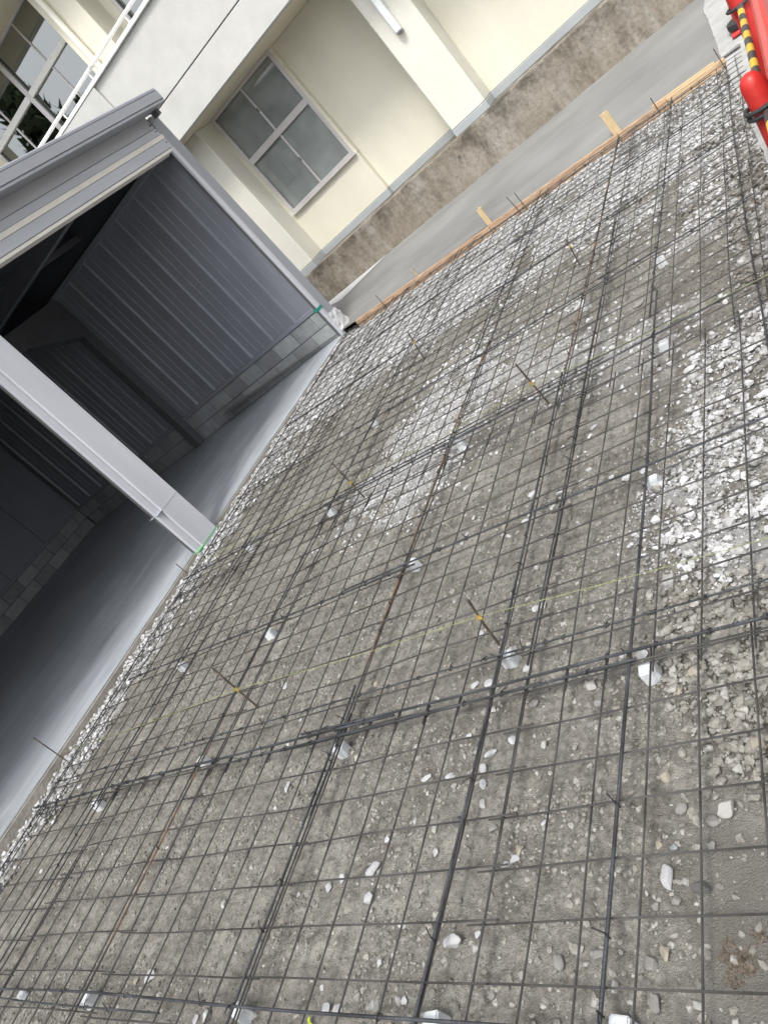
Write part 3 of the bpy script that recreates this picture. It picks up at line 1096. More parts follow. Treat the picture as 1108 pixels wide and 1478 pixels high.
# crumpled clear plastic round the foot of the corner post
M_PLAST = bpy.data.materials.new('clear_plastic')
M_PLAST.use_nodes = True
nt, b = nodes_of(M_PLAST)
b.inputs['Base Color'].default_value = (0.86, 0.88, 0.88, 1)
b.inputs['Roughness'].default_value = 0.25
b.inputs['Alpha'].default_value = 0.22
mb = MB()
grid = []
for i in range(12):
    for j in range(7):
        t, h = i / 11, j / 6
        ang = -1.9 + t * 2.6
        r_ = 0.09 + 0.035 * (1 - h) + random.uniform(-.014, .014)
        p = (FX - .03 + r_ * math.cos(ang) * 0.9, 7.13 + r_ * math.sin(ang) * 1.1, 0.33 + 0.24 * h + random.uniform(-.01, .01))
        grid.append(p)
mb.add(grid, [(i * 7 + j, (i + 1) * 7 + j, (i + 1) * 7 + j + 1, i * 7 + j + 1) for i in range(11) for j in range(6)])
o = mb.build('plastic_wrap', M_PLAST)
md = o.modifiers.new('thickness', 'SOLIDIFY')
md.thickness = 0.002
tag(o, 'crumpled clear plastic wrapped round the foot of the shed corner', 'plastic wrap')

# ------------------------------------------------------------------ form planks along the far edge of the pad
XP = [(-4.13, -3.22), (-3.215, -2.20), (-2.195, -0.76), (-0.755, -0.30), (-0.295, 0.205)]
names = ['reddish brown form plank touching the shed corner', 'reddish brown form plank between the two short wooden stakes',
         'longest reddish brown form plank, left of the tall wooden stake', 'short brown form plank right of the tall wooden stake',
         'pale new form plank at the right end by the old pavement']
for i, ((a, b_), nm) in enumerate(zip(XP, names)):
    yy = 7.0 - 0.0 * i
    mb = MB()
    n = 8
    dz = -0.004 if i % 2 else 0.0
    prof = []
    o = MB().box((a, yy - .016, -0.085), (b_, yy + .018, 0.032 + dz), 0.003)
    me = o.mesh('form_plank', M_PLYL if i == 4 else M_PLYW)
    ob = link('form_plank', me)
    ob.matrix_world = RGM
    tag(ob, nm, 'plank', 'form planks')
mb = MB().box((-0.42, 7.02, -0.02), (0.13, 7.05, 0.045), 0.003)
ob = link('form_plank', mb.mesh('form_plank', M_PLYL))
ob.matrix_world = RGM
tag(ob, 'pale batten behind the right end of the form planks', 'plank', 'form planks')

WST = [(-0.763, 7.03, 0.245, 0.075, M_STAKEW, 'tallest pale wooden stake nailed behind the form planks'),
       (-2.20, 7.04, 0.195, 0.055, M_STAKEW, 'middle wooden stake behind the form planks, with broken top'),
       (-3.18, 7.03, 0.125, 0.04, M_STAKEG, 'shortest weathered wooden stake near the shed')]
for x, y, h, w, m, lb in WST:
    mb = MB()
    n = 6
    mb.box((-w / 2, -.012, -0.12), (w / 2, .012, h * 0.93), 0.002)
    if 'broken' in lb:
        mb.prism([(-w * .35, h * .9), (w * .35, h * .9), (w * .55, h * .98), (w * .6, h * 1.09), (w * .1, h * 1.14), (-w * .5, h * 1.08)], 'y', -.011, .011)
    else:
        mb.prism([(-w / 2, h * .93), (w / 2, h * .93), (w / 2, h * .985), (-w / 2, h)], 'y', -.012, .012)
    ob = link('wooden_stake', mb.mesh('wooden_stake', m))
    g = G((x, y + .02, 0))
    ob.matrix_world = Matrix.Translation(Vector(g)) @ Matrix.Rotation(random.uniform(-.08, .08), 4, 'Z') @ Matrix.Rotation(random.uniform(-.04, .04), 4, 'Y')
    tag(ob, lb, 'stake', 'wooden stakes')

# ------------------------------------------------------------------ welded wire mesh sheets
WR = 0.0033


def wire_mesh(axis, length, n):
    out = []
    for k in range(n):
        seg = 10
        a1, a2, p1, p2 = random.uniform(.002, .006), random.uniform(.001, .005), random.uniform(0, 6.3), random.uniform(0, 6.3)
        pts = []
        for i in range(seg + 1):
            t = i / seg
            u = t * length
            w = a1 * math.sin(t * 5.1 + p1)
            h = a2 * math.sin(t * 7.3 + p2)
            pts.append((u, w, h) if axis == 'x' else (w, u, h))
        out.append(MB().tube(pts, WR, 6).mesh('wire', M_WIRE, smooth=True))
    return out


WX = wire_mesh('x', 1.0, 8)
WY = {n: wire_mesh('y', n * 0.15 + 0.1, 8) for n in (12, 4)}
COLS = [(-28, 6), (-22, 6), (-16, 6), (-10, 6), (-4, 6), (2, 6)]
ROWS = [(-6, 12), (6, 12), (18, 12), (30, 12), (42, 4)]
ordw = ['nearest', 'second', 'third', 'fourth', 'farthest']
cordw = ['along the shed slab', 'second column from the shed', 'third column from the shed', 'third column from the right', 'second column from the right', 'along the right edge']
for ri, (j0, nj) in enumerate(ROWS):
    for ci, (i0, ni) in enumerate(COLS):
        if ci == 5 and ri >= 2:
            continue
        lift = 0.0015 * ((ri + ci) % 2) + 0.0065 * (ci % 2) + 0.003 * (ri % 2)
        ox = i0 * .15 + random.uniform(-.006, .006) + (0.012 if ci % 2 else -0.008)
        oy = j0 * .15 + random.uniform(-.010, .010) + (0.016 if ri % 2 else -0.012) * 0.6
        rz = R(random.uniform(-.45, .45))
        t = thing('wire_mesh_sheet', (0, 0, 0), 'welded steel wire mesh sheet in the %s row, %s' % (ordw[ri], cordw[ci]), 'wire mesh', 'welded wire mesh sheets on the pad')
        t.matrix_world = Matrix.Translation(Vector(G((ox, oy, lift)))) @ RGM @ Matrix.Rotation(rz, 4, 'Z') @ Matrix.Rotation(R(random.uniform(-.35, .35)), 4, 'X') @ Matrix.Rotation(R(random.uniform(-.4, .4)), 4, 'Y')
        for k in range(ni + 1):
            link('wire', random.choice(WY[nj]), t, Matrix.Translation((k * .15 + random.uniform(-.004, .004), -.05, 0.0)))
        for k in range(nj + 1):
            link('wire', random.choice(WX), t, Matrix.Translation((-.05, k * .15 + random.uniform(-.004, .004), 0.006)))

# ------------------------------------------------------------------ reinforcing bars laid over and under the mesh
BAR_POS = []


def bar(pts2, h, r, m, label, group, ties):
    """a bar through 2D pad points, gently uneven; ties: positions along it where it is wired to the mesh"""
    pts = []
    (x0, y0), (x1, y1) = pts2
    L = math.hypot(x1 - x0, y1 - y0)
    n = max(6, int(L / 0.16))
    p1, p2, p3 = [random.uniform(0, 6.3) for _ in range(3)]
    dx, dy = (x1 - x0) / L, (y1 - y0) / L
    for i in range(n + 1):
        t = i / n
        w = 0.007 * math.sin(t * L * 1.3 + p1) + 0.003 * math.sin(t * L * 3.1 + p2)
        z = h + 0.003 * math.sin(t * L * 2.3 + p3)
        pts.append((x0 + (x1 - x0) * t - dy * w, y0 + (y1 - y0) * t + dx * w, z))
    org = pts[0]
    loc = [(a - org[0], b - org[1], c - org[2]) for a, b, c in pts]
    # body with ribs: the radius pulses along the bar
    o = link('rebar', MB().tube(loc, r, 8).mesh('rebar', m, smooth=True))
    o.matrix_world = Matrix.Translation(Vector(G(org))) @ RGM
    tag(o, label, 'rebar', group)
    mb = MB()
    for i in range(1, n):
        if random.random() < ties:
            c = Vector(loc[i])
            a = Vector((dx, dy, 0))
            s = Vector((-dy, dx, 0))
            rr = r + .0035
            ring = [c + s * rr * math.cos(t) + Vector((0, 0, 1)) * rr * math.sin(t) + a * (.006 * math.cos(t)) for t in np.linspace(0, 6.0, 8)]
            mb.tube(ring, 0.0021, 4)
            q = c + Vector((0, 0, rr))
            v = (a * random.uniform(-1, 1) + s * random.uniform(-1, 1)).normalized()
            mb.tube([q, q + v * .012 + Vector((0, 0, .008)), q + v * .030 + Vector((0, 0, .012))], 0.0019, 4)
    if mb.v:
        ch = link('tie_wire', mb.mesh('tie_wire', M_TIE), o)
        ch['kind'] = 'stuff'
    return o


GL, GC = 'long rebars running towards the building', 'crosswise rebars'
LONG = [(0.30, -0.6, 6.85, .0065, M_REBAR, 'long dark rebar at the right edge by the cones', .35),
        (-0.23, -0.7, 3.35, .0075, M_REBAR, 'thick blue grey long rebar, near length, first from the right', .45),
        (-0.255, 3.1, 7.0, .0065, M_REBAR, 'far length of the first long rebar from the right, reaching the planks', .6),
        (-0.755, -0.7, 3.0, .0070, M_REBAR, 'thick blue grey long rebar, near length, second from the right', .45),
        (-0.745, 2.85, 6.95, .0065, M_RUST, 'rust tinged far length of the second long rebar from the right', .7),
        (-0.605, 1.0, 4.9, .0052, M_REBAR, 'thin long rebar close beside the second long rebar', .5),
        (-1.515, -0.7, 1.15, .0070, M_REBAR, 'paired dark long rebar, near length, third from the right', .4),
        (-1.490, 0.55, 1.0, .0055, M_REBAR, 'short lap bar beside the third long rebar', .5),
        (-1.505, 0.96, 4.05, .0068, M_RUST, 'rusty brown middle length of the third long rebar', .8),
        (-1.575, 3.9, 6.95, .0062, M_REBAR, 'far length of the third long rebar reaching the planks', .7),
        (-2.51, -0.2, 1.05, .0068, M_RUST, 'orange rusted long rebar, near length, fourth from the right', .3),
        (-2.54, 0.9, 4.0, .0062, M_REBAR, 'dark middle length of the fourth long rebar', .7),
        (-2.57, 3.85, 6.95, .0062, M_REBAR, 'far length of the fourth long rebar reaching the planks', .7),
        (-3.46, -0.5, 3.0, .0062, M_REBAR, 'dark long rebar, near length, fifth from the right', .6),
        (-3.50, 2.9, 6.95, .0062, M_REBAR, 'far length of the fifth long rebar near the shed corner', .8),
        (-4.20, 0.3, 3.4, .0062, M_REBAR, 'dark edge rebar lying on gravel along the slab, near length', .6),
        (-4.18, 3.3, 6.9, .0062, M_REBAR, 'dark edge rebar lying on gravel along the slab, far length', .6)]
for x, y0, y1, r_, m, lb, tf in LONG:
    bar([(x + random.uniform(-.006, .006), y0), (x + (-0.10 if 'cones' in lb else random.uniform(-.006, .006)), y1)], 0.020, r_ * .72, m, lb, GL, tf)
CROSS = [(-0.088, -3.6, 0.9, .0075, M_REBAR, 'thick dark crosswise rebar nearest the camera', .4),
         (-0.120, -3.6, -1.9, .0055, M_REBAR, 'short lap bar beside the nearest crosswise rebar', .4),
         (0.918, -4.28, -1.2, .0080, M_REBAR, 'thick crosswise rebar, second row, half by the shed', .75),
         (0.930, -1.75, 1.0, .0075, M_REBAR, 'thick crosswise rebar, second row, half on the right', .6),
         (0.890, -2.3, -0.2, .0060, M_REBAR, 'lap bar running beside the second row crosswise rebar', .6),
         (1.075, -4.2, 0.5, .0048, M_REBAR, 'thin crosswise rebar just beyond the second row bar', .9),
         (1.825, -4.05, -1.4, .0070, M_REBAR, 'thick crosswise rebar, third row, half by the shed', .7),
         (1.840, -1.9, 1.0, .0068, M_REBAR, 'thick crosswise rebar, third row, half on the right', .35),
         (2.870, -4.25, -1.3, .0075, M_REBAR, 'thick crosswise rebar, fourth row, half by the shed', .9),
         (2.855, -1.85, 0.9, .0075, M_REBAR, 'thick crosswise rebar, fourth row, half on the right', .6),
         (2.895, -2.6, -0.5, .0060, M_REBAR, 'lap bar running beside the fourth row crosswise rebar', .8),
         (3.845, -4.2, -1.2, .0065, M_REBAR, 'crosswise rebar, fifth row, half by the shed', .8),
         (3.850, -1.6, 0.3, .0065, M_REBAR, 'crosswise rebar, fifth row, half on the right', .6),
         (4.930, -4.2, -1.3, .0075, M_REBAR, 'crosswise rebar, sixth row, half by the shed', .9),
         (4.950, -1.8, 0.3, .0070, M_REBAR, 'crosswise rebar, sixth row, half on the right', .8),
         (5.850, -4.2, -1.3, .0070, M_REBAR, 'crosswise rebar, seventh row, half by the shed', .8),
         (5.870, -1.7, 0.2, .0068, M_REBAR, 'crosswise rebar, seventh row, half on the right', .7),
         (6.720, -4.2, 0.1, .0062, M_REBAR, 'crosswise rebar farthest away, along the planks', .6)]
for y, x0, x1, r_, m, lb, tf in CROSS:
    bar([(x0, y + random.uniform(-.006, .006)), (x1, y + random.uniform(-.006, .006))], 0.033, r_ * .70, m, lb, GC, tf)

# ------------------------------------------------------------------ concrete spacer blocks under the bars
def spacer_mesh(k):
    rs = random.Random(k)
    bm = bmesh.new()
    bmesh.ops.create_cube(bm, size=1.0)
    for v in bm.verts:
        t = 0.90 if v.co.z > 0 else 1.0
        v.co = Vector((v.co.x * .056 * t + rs.uniform(-.002, .002), v.co.y * .048 * t + rs.uniform(-.002, .002), v.co.z * .060))
    bmesh.ops.bevel(bm, geom=list(bm.edges), offset=0.004, segments=2, affect='EDGES')
    me = bpy.data.meshes.new('spacer')
    bm.to_mesh(me)
    bm.free()
    me.materials.append(M_SPACER)
    return me


SPM = [spacer_mesh(k) for k in range(4)]
SP = [(-0.205, 2.845, 'white concrete spacer under the crossing of first long bar and fourth row'), (-0.212, 1.80, 'white concrete spacer at first long rebar and third row, by the gravel'),
      (-0.19, 0.895, 'white concrete spacer at first long rebar and second row'), (-0.75, 1.105, 'white concrete spacer leaning beside the second long rebar'),
      (-1.455, 2.875, 'white spacer where rusty third long rebar meets the fourth row'), (-1.49, 1.905, 'white spacer at third long rebar and third row'),
      (-1.535, 0.875, 'white spacer where paired third long rebar meets second row'), (-2.59, 1.83, 'white spacer at fourth long rebar and third row'),
      (-2.60, 1.00, 'white spacer at fourth long rebar, just beyond second row'), (-3.53, 0.88, 'greyish spacer at fifth long rebar and second row'),
      (-3.47, 1.83, 'bluish white spacer at fifth long rebar and third row'), (-2.60, 2.90, 'greyish spacer at fourth long rebar and fourth row'),
      (-3.51, 2.96, 'bluish spacer at fifth long rebar and fourth row'), (-2.59, 3.91, 'greyish spacer at fourth long rebar and fifth row'),
      (-2.535, -0.085, 'bright spacer under nearest crosswise rebar at the lower left'), (-1.55, -0.085, 'bright spacer under nearest crosswise rebar at the third long rebar'),
      (-0.73, -0.075, 'bright spacer by second long rebar at the bottom edge'), (-0.205, -0.06, 'bright spacer by first long rebar at the bottom edge'),
      (-3.16, -0.085, 'small rough spacer on the soil at the lower left corner'), (-0.265, 3.865, 'bluish spacer at first long rebar and fifth row'),
      (-1.56, 3.88, 'greyish spacer at third long rebar and fifth row'), (-0.77, 3.87, 'greyish spacer at second long rebar and fifth row')]
for k, (x, y, lb) in enumerate(SP):
    o = link('spacer_block', SPM[k % 4])
    h = float(soil_h(np.array([x]), np.array([y]))[0])
    s = 0.72 if 'small' in lb else 1.0
    o.matrix_world = Matrix.Translation(Vector(G((x, y, max(h, -0.075) + 0.027 * s)))) @ RGM @ Matrix.Rotation(random.uniform(-.3, .3), 4, 'Z') @ Matrix.Rotation(random.uniform(-.04, .04), 4, 'X') @ Matrix.Scale(s, 4)
    tag(o, lb, 'spacer', 'concrete spacer blocks')

# ------------------------------------------------------------------ level pins with tape, and strings
PINS = [(-2.358, 1.278, .27, (0.02, 0), True, 'thin steel pin with yellow tape, second row, left'), (-0.845, 1.217, .19, (.06, 0), True, 'thin steel pin with yellow tape by a white stone, second row'),
        (-2.26, 2.856, .27, (.02, 0), True, 'thin steel pin with yellow tape, fourth row, left'), (-0.873, 2.879, .24, (0, 0), True, 'thin steel pin with yellow tape, fourth row, right'),
        (-2.384, 4.705, .20, (.06, 0), True, 'dark pin with yellow tape near the sixth row, left'), (-0.907, 4.619, .15, (.04, 0), True, 'dark pin with yellow tape near the sixth row, right'),
        (-4.279, 1.254, .28, (0, 0), False, 'thin rusty pin leaning beside the slab edge, nearer'), (-4.327, 2.997, .13, (0, 0), False, 'short rusty pin beside the slab edge near the front post'),
        (-3.678, 6.96, .14, (0, 0), False, 'short dark pin against the planks near the shed'), (-1.848, 6.97, .16, (-.02, 0), False, 'left pin of the close pair against the planks'),
        (-1.778, 6.955, .15, (0, 0), False, 'right pin of the close pair against the planks'), (-0.382, 6.97, .12, (0, 0), False, 'dark pin against the planks right of the tall stake'),
        (0.187, 6.938, .15, (0, 0), False, 'thin dark pin at the right end of the planks')]
PT = {}
for x, y, h, (lx, ly), tape, lb in PINS:
    t = thing('level_pin', G((x, y, SOIL)), lb, 'pin', 'steel level pins')
    rr = .0052 if tape else .0042
    hh = h - SOIL
    MB().tube([(0, 0, -.05), (lx * .5, ly, hh * .5), (lx, ly, hh)], rr, 8).build('rod', M_PIN, t, smooth=True)
    if tape:
        mb = MB()
        q = 0.10 - SOIL
        f = q / hh
        mb.tube([(lx * f, 0, q - .012), (lx * f, 0, q + .012)], rr + .0022, 8)
        for _ in range(2):
            a = random.uniform(0, 6.28)
            mb.tube([(lx * f, 0, q), (lx * f + .02 * math.cos(a), .02 * math.sin(a), q + random.uniform(-.012, .012))], [.004, .0015], 5)
        mb.build('tape', M_YTAPE, t)


def string(pts, lb):
    P = []
    for (a, b) in zip(pts[:-1], pts[1:]):
        n = max(4, int(np.linalg.norm(np.subtract(b, a)) / .05))
        for i in range(n):
            t = i / n
            q = np.array(a) * (1 - t) + np.array(b) * t
            q[2] -= 0.015 * math.sin(math.pi * t)
            P.append(G(q))
    P.append(G(pts[-1]))
    org = P[0]
    o = MB().tube([p - org for p in P], .0010, 5)
    # frayed fibres
    for _ in range(140):
        k = random.randrange(len(P) - 1)
        q = P[k] - org + (P[k + 1] - P[k]) * random.random()
        d = np.array([random.uniform(.01, .045) * random.choice((-1, 1)), random.uniform(-.006, .006), random.uniform(-.006, .004)])
        o.tube([q, q + d], [.0007, .0003], 3, False)
    ob = link('string_line', o.mesh('string_line', M_STRING))
    ob.location = org
    tag(ob, lb, 'string', 'lime setting out strings')


string([(-4.279, 1.254, .10), (-2.35, 1.278, .105), (-0.835, 1.225, .10), (0.9, 1.13, .10)], 'lime green string across the nearer pins')
string([(-4.327, 2.997, .06), (-2.25, 2.86, .10), (-0.87, 2.86, .10), (0.9, 2.69, .10)], 'lime green string across the middle pins')

# ------------------------------------------------------------------ stones
def stone_mesh(k):
    rs = random.Random(100 + k)
    bm = bmesh.new()
    bmesh.ops.create_icosphere(bm, subdivisions=3, radius=1.0)
    planes = []
    for _ in range(rs.randint(9, 14)):
        d = Vector((rs.gauss(0, 1), rs.gauss(0, 1), rs.gauss(0, 1))).normalized()
        planes.append((d, rs.uniform(.42, .80)))
    for v in bm.verts:
        for d, l in planes:
            q = v.co.dot(d)
            if q > l:
                v.co -= d * (q - l) * 0.98
        v.co *= 1 + rs.uniform(-.018, .018)
    me = bpy.data.meshes.new('stone')
    bm.to_mesh(me)
    bm.free()
    me.polygons.foreach_set('use_smooth', [True] * len(me.polygons))
    me.set_sharp_from_angle(angle=R(28))
    return me


STM = {}
for tn, m in STONE.items():
    for k in range(6):
        me = stone_mesh(k + 10 * ord(tn))
        me.materials.append(m)
        STM.setdefault(tn, []).append(me)
ST = [(-1.154, 0.36, 69, 44, 'w'), (-1.297, 0.343, 33, 36, 'w'), (-1.36, 0.319, 33, 36, 'w'), (-1.135, 0.268, 37, 56, 'w'), (-1.023, 0.081, 24, 26, 'w'), (-1.186, -0.051, 36, 36, 'w'), (-1.141, -0.049, 36, 39, 'w'), (-1.755, -0.101, 35, 42, 'w'), (-1.943, 0.285, 23, 34, 'p'), (-0.994, -0.032, 43, 35, 'p'), (-1.136, 0.467, 25, 32, 'w'), (-1.244, 0.009, 16, 22, 'w'), (-1.507, 0.302, 14, 27, 'w'), (-0.754, 0.135, 61, 47, 'w'), (-0.676, 0.121, 32, 30, 'p'), (-0.673, 0.155, 27, 22, 'w'), (-0.973, 0.189, 29, 29, 'w'), (-0.586, 0.354, 33, 35, 'w'), (-0.617, 0.343, 25, 27, 'w'), (-0.576, 0.381, 36, 33, 't'), (-0.883, -0.017, 21, 34, 'w'), (-0.895, 0.399, 27, 33, 'w'), (-0.911, -0.014, 25, 28, 'p'), (-0.403, 0.085, 30, 45, 'g'), (-0.59, 0.007, 23, 23, 'g'), (-0.769, 0.253, 25, 25, 'g'), (-0.822, 0.028, 22, 19, 't'), (-0.122, 0.274, 44, 56, 'w'), (-0.042, 0.249, 45, 40, 'd'), (-0.078, 0.263, 24, 22, 'p'), (-0.101, 0.219, 26, 29, 'g'), (-0.123, 0.104, 31, 37, 't'), (-0.158, 0.083, 38, 40, 'g'), (-0.142, 0.0, 32, 35, 'g'), (-0.052, 0.002, 27, 27, 'p'), (-0.016, 0.348, 24, 24, 'g'), (-0.153, 0.36, 22, 27, 't'), (-0.111, 0.352, 25, 22, 'b'), (-0.291, 0.1, 41, 37, 'g'), (0.029, -0.022, 22, 20, 'p'), (-0.167, 0.045, 23, 19, 'g'), (-0.069, -0.004, 16, 18, 'p'), (-0.206, 0.191, 29, 27, 'g'), (-0.149, 0.207, 22, 19, 'g'), (-2.219, 0.022, 48, 68, 'w'), (-2.301, 0.001, 28, 28, 't'), (-2.425, 0.506, 35, 26, 't'), (-2.583, 0.564, 22, 18, 'w'), (-1.818, -0.109, 29, 36, 'w'), (0.028, 0.438, 59, 54, 'p'), (-0.146, 0.558, 27, 34, 't'), (-0.396, 0.909, 38, 35, 'p'), (-0.371, 0.849, 40, 37, 'g'), (-0.063, 0.879, 41, 41, 't'), (-0.104, 0.815, 30, 35, 't'), (0.078, 0.736, 57, 47, 'g'), (0.106, 0.605, 55, 45, 't'), (0.121, 0.533, 27, 34, 'p'), (0.088, 0.458, 34, 29, 'g'), (-0.013, 0.409, 32, 34, 'g'), (-0.097, 0.456, 35, 33, 'g'), (-0.303, 1.012, 33, 27, 'w'), (-0.231, 0.987, 49, 44, 'w'), (-0.391, 0.773, 34, 28, 'g'), (0.026, 0.72, 24, 18, 'p'), (0.01, 0.758, 26, 24, 'g'), (0.071, 0.498, 22, 22, 'g'), (-0.91, 1.049, 50, 25, 'w'), (-0.841, 1.031, 41, 39, 'w'), (-0.672, 1.051, 32, 51, 'w'), (-0.79, 0.912, 29, 32, 'p'), (-0.762, 0.729, 52, 27, 'w'), (-0.676, 0.76, 30, 43, 'w'), (-0.771, 0.666, 29, 42, 'w'), (-0.762, 0.614, 27, 37, 'w'), (-0.916, 0.666, 39, 31, 'w'), (-1.037, 0.684, 61, 22, 'w'), (-0.882, 0.625, 29, 25, 'p'), (-0.873, 0.815, 27, 20, 'w'), (-0.923, 0.488, 30, 38, 'p'), (-1.015, 0.631, 22, 22, 'p'), (-0.741, 0.542, 26, 29, 'p'), (-0.549, 0.729, 30, 38, 'p'), (-0.684, 0.458, 34, 26, 'g'), (-1.035, 0.528, 18, 34, 'w'), (-0.613, 0.889, 38, 30, 'g'), (-0.83, 0.496, 44, 56, 'd'), (-0.51, 0.461, 25, 16, 'w'), (-1.833, 0.761, 27, 58, 'w'), (-2.216, 1.381, 36, 50, 'w'), (-1.858, 0.669, 19, 22, 'w'), (-1.49, 1.203, 23, 31, 't'), (-0.699, 1.354, 33, 49, 'w'), (-0.663, 1.35, 37, 34, 'w'), (-0.949, 1.305, 34, 67, 'w'), (-0.763, 1.168, 37, 33, 'w'), (-0.687, 2.038, 36, 30, 'w'), (-0.587, 2.059, 39, 24, 'w'), (-0.859, 2.135, 51, 35, 'w'), (-0.716, 1.958, 30, 22, 'w'), (-0.867, 1.949, 33, 25, 'w'), (-0.833, 1.967, 30, 27, 'w'), (-0.36, 1.953, 43, 41, 'w'), (-0.432, 2.003, 29, 21, 'w'), (-1.209, 2.023, 27, 19, 'w'), (-1.209, 1.943, 22, 32, 'w'), (-1.188, 2.126, 33, 31, 'p'), (-0.677, 1.456, 26, 29, 'g'), (-0.749, 1.423, 35, 22, 'p'), (-0.337, 1.642, 26, 25, 'g'), (-1.401, 2.508, 40, 32, 'w'), (-1.319, 2.432, 65, 42, 'p'), (-0.408, 3.529, 79, 44, 'g'), (-0.527, 3.152, 49, 35, 'w'), (-0.18, 3.251, 41, 26, 'w'), (-0.027, 3.023, 70, 26, 'p'), (-0.219, 3.143, 40, 35, 'w'), (-0.178, 2.101, 34, 40, 'w'), (-0.024, 2.736, 39, 30, 'w'), (-0.09, 2.704, 43, 37, 'w'), (-0.347, 2.41, 35, 28, 'w'), (-0.567, 2.459, 44, 22, 'w'), (-0.063, 2.117, 68, 53, 'w'), (0.113, 2.193, 46, 26, 'w'), (-0.557, 2.132, 33, 25, 'w'), (-0.279, 1.949, 46, 33, 'w'), (0.225, 2.427, 48, 32, 'w')]
TONE = {'w': 'white', 'p': 'pale grey', 't': 'tan', 'g': 'grey', 'd': 'dark', 'b': 'bluish'}
XB = [-0.23, -0.755, -1.515, -2.52]
YB = [0.92, 1.83, 2.86]
cn = ['right of the first long rebar', 'between first and second long rebars', 'between second and third long rebars', 'between third and fourth long rebars', 'left of the fourth long rebar']
rn = ['nearest', 'second', 'third', 'fourth']
on = ['largest', 'second largest', 'third largest', 'fourth largest', 'fifth largest', 'sixth largest', 'seventh largest', 'eighth largest', 'ninth largest', 'tenth largest', 'eleventh largest', 'twelfth largest', 'thirteenth largest', 'fourteenth largest', 'fifteenth largest', 'sixteenth largest', 'seventeenth largest', 'eighteenth largest', 'nineteenth largest', 'twentieth largest']
cells = {}
for x, y, a, b_, tn in ST:
    key = (sum(x < q for q in XB), sum(y > q for q in YB), tn)
    cells.setdefault(key, []).append((-a * b_, x))
for v in cells.values():
    v.sort()
for x, y, a, b_, tn in ST:
    h = float(soil_h(np.array([x]), np.array([y]))[0])
    o = link('stone', random.choice(STM[tn]))
    a_, bb = a / 2000, b_ / 2000
    hz = min(a_, bb) * random.uniform(.62, .85)
    # the long side of the stone, turned as it lies in view (view is rolled about 35 degrees)
    o.matrix_world = Matrix.Translation(Vector(G((x, y, h + hz * .55)))) @ RGM @ Matrix.Rotation(R(22) + random.uniform(-.25, .25), 4, 'Z') @ Matrix.Rotation(random.uniform(-.2, .2), 4, 'X') @ Matrix.Diagonal((a_ * 1.08, bb * 1.15, hz, 1))
    key = (sum(x < q for q in XB), sum(y > q for q in YB), tn)
    k = cells[key].index((-a * b_, x))
    if k < 20:
        tag(o, '%s %s stone in the %s rebar row, %s' % (on[k], TONE[tn], rn[key[1]], cn[key[0]]), 'stone', 'loose stones on the pad')
    else:
        tag(o, 'small %s stone lying loose on the soil among the wires' % TONE[tn], 'stone', 'small %s stones on the pad' % TONE[tn])

# gravel as one mass each: templates of jittered 20-faced pebbles
bmt = bmesh.new()
bmesh.ops.create_icosphere(bmt, subdivisions=1, radius=1.0)
bmt.verts.index_update()
ICO_V = np.array([v.co[:] for v in bmt.verts])
ICO_F = np.array([[v.index for v in f.verts] for f in bmt.faces])
bmt.free()
TEMP = []
for k in range(24):
    t = ICO_V.copy()
    for _ in range(5):
        d = rng.normal(size=3)
        d /= np.linalg.norm(d)
        l = rng.uniform(.5, .85)
        q = np.maximum(t @ d - l, 0)
        t = t - q[:, None] * d[None]
    TEMP.append(t * (1 + rng.uniform(-.14, .14, (len(t), 1))))
TEMP = np.array(TEMP)


def pebbles(x, y, size, sink=0.25, flat=(0.55, 0.9), lift=0.0):
    n = len(x)
    t = TEMP[rng.integers(0, len(TEMP), n)]
    sc = np.stack([size * rng.uniform(.8, 1.35, n), size * rng.uniform(.7, 1.0, n), size * rng.uniform(flat[0], flat[1], n)], 1)
    P = t * sc[:, None, :]
    a = rng.uniform(0, 2 * np.pi, n)
    tl = rng.normal(0, .28, n)
    ca, sa, ct, st_ = np.cos(a), np.sin(a), np.cos(tl), np.sin(tl)
    X = P[..., 0]
    Y = P[..., 1] * ct[:, None] - P[..., 2] * st_[:, None]
    Z = P[..., 1] * st_[:, None] + P[..., 2] * ct[:, None]
    X2 = X * ca[:, None] - Y * sa[:, None]
    Y2 = X * sa[:, None] + Y * ca[:, None]
    h = soil_h(x, y) + sc[:, 2] * (1 - 2 * sink) + lift * rng.random(n)
    V = np.stack([X2 + x[:, None], Y2 + y[:, None], Z + h[:, None]], -1).reshape(-1, 3)
    F = (ICO_F[None] + (np.arange(n) * len(ICO_V))[:, None, None]).reshape(-1, 3)
    tone = np.repeat(rng.random(n), len(ICO_V))
    return V, F, tone


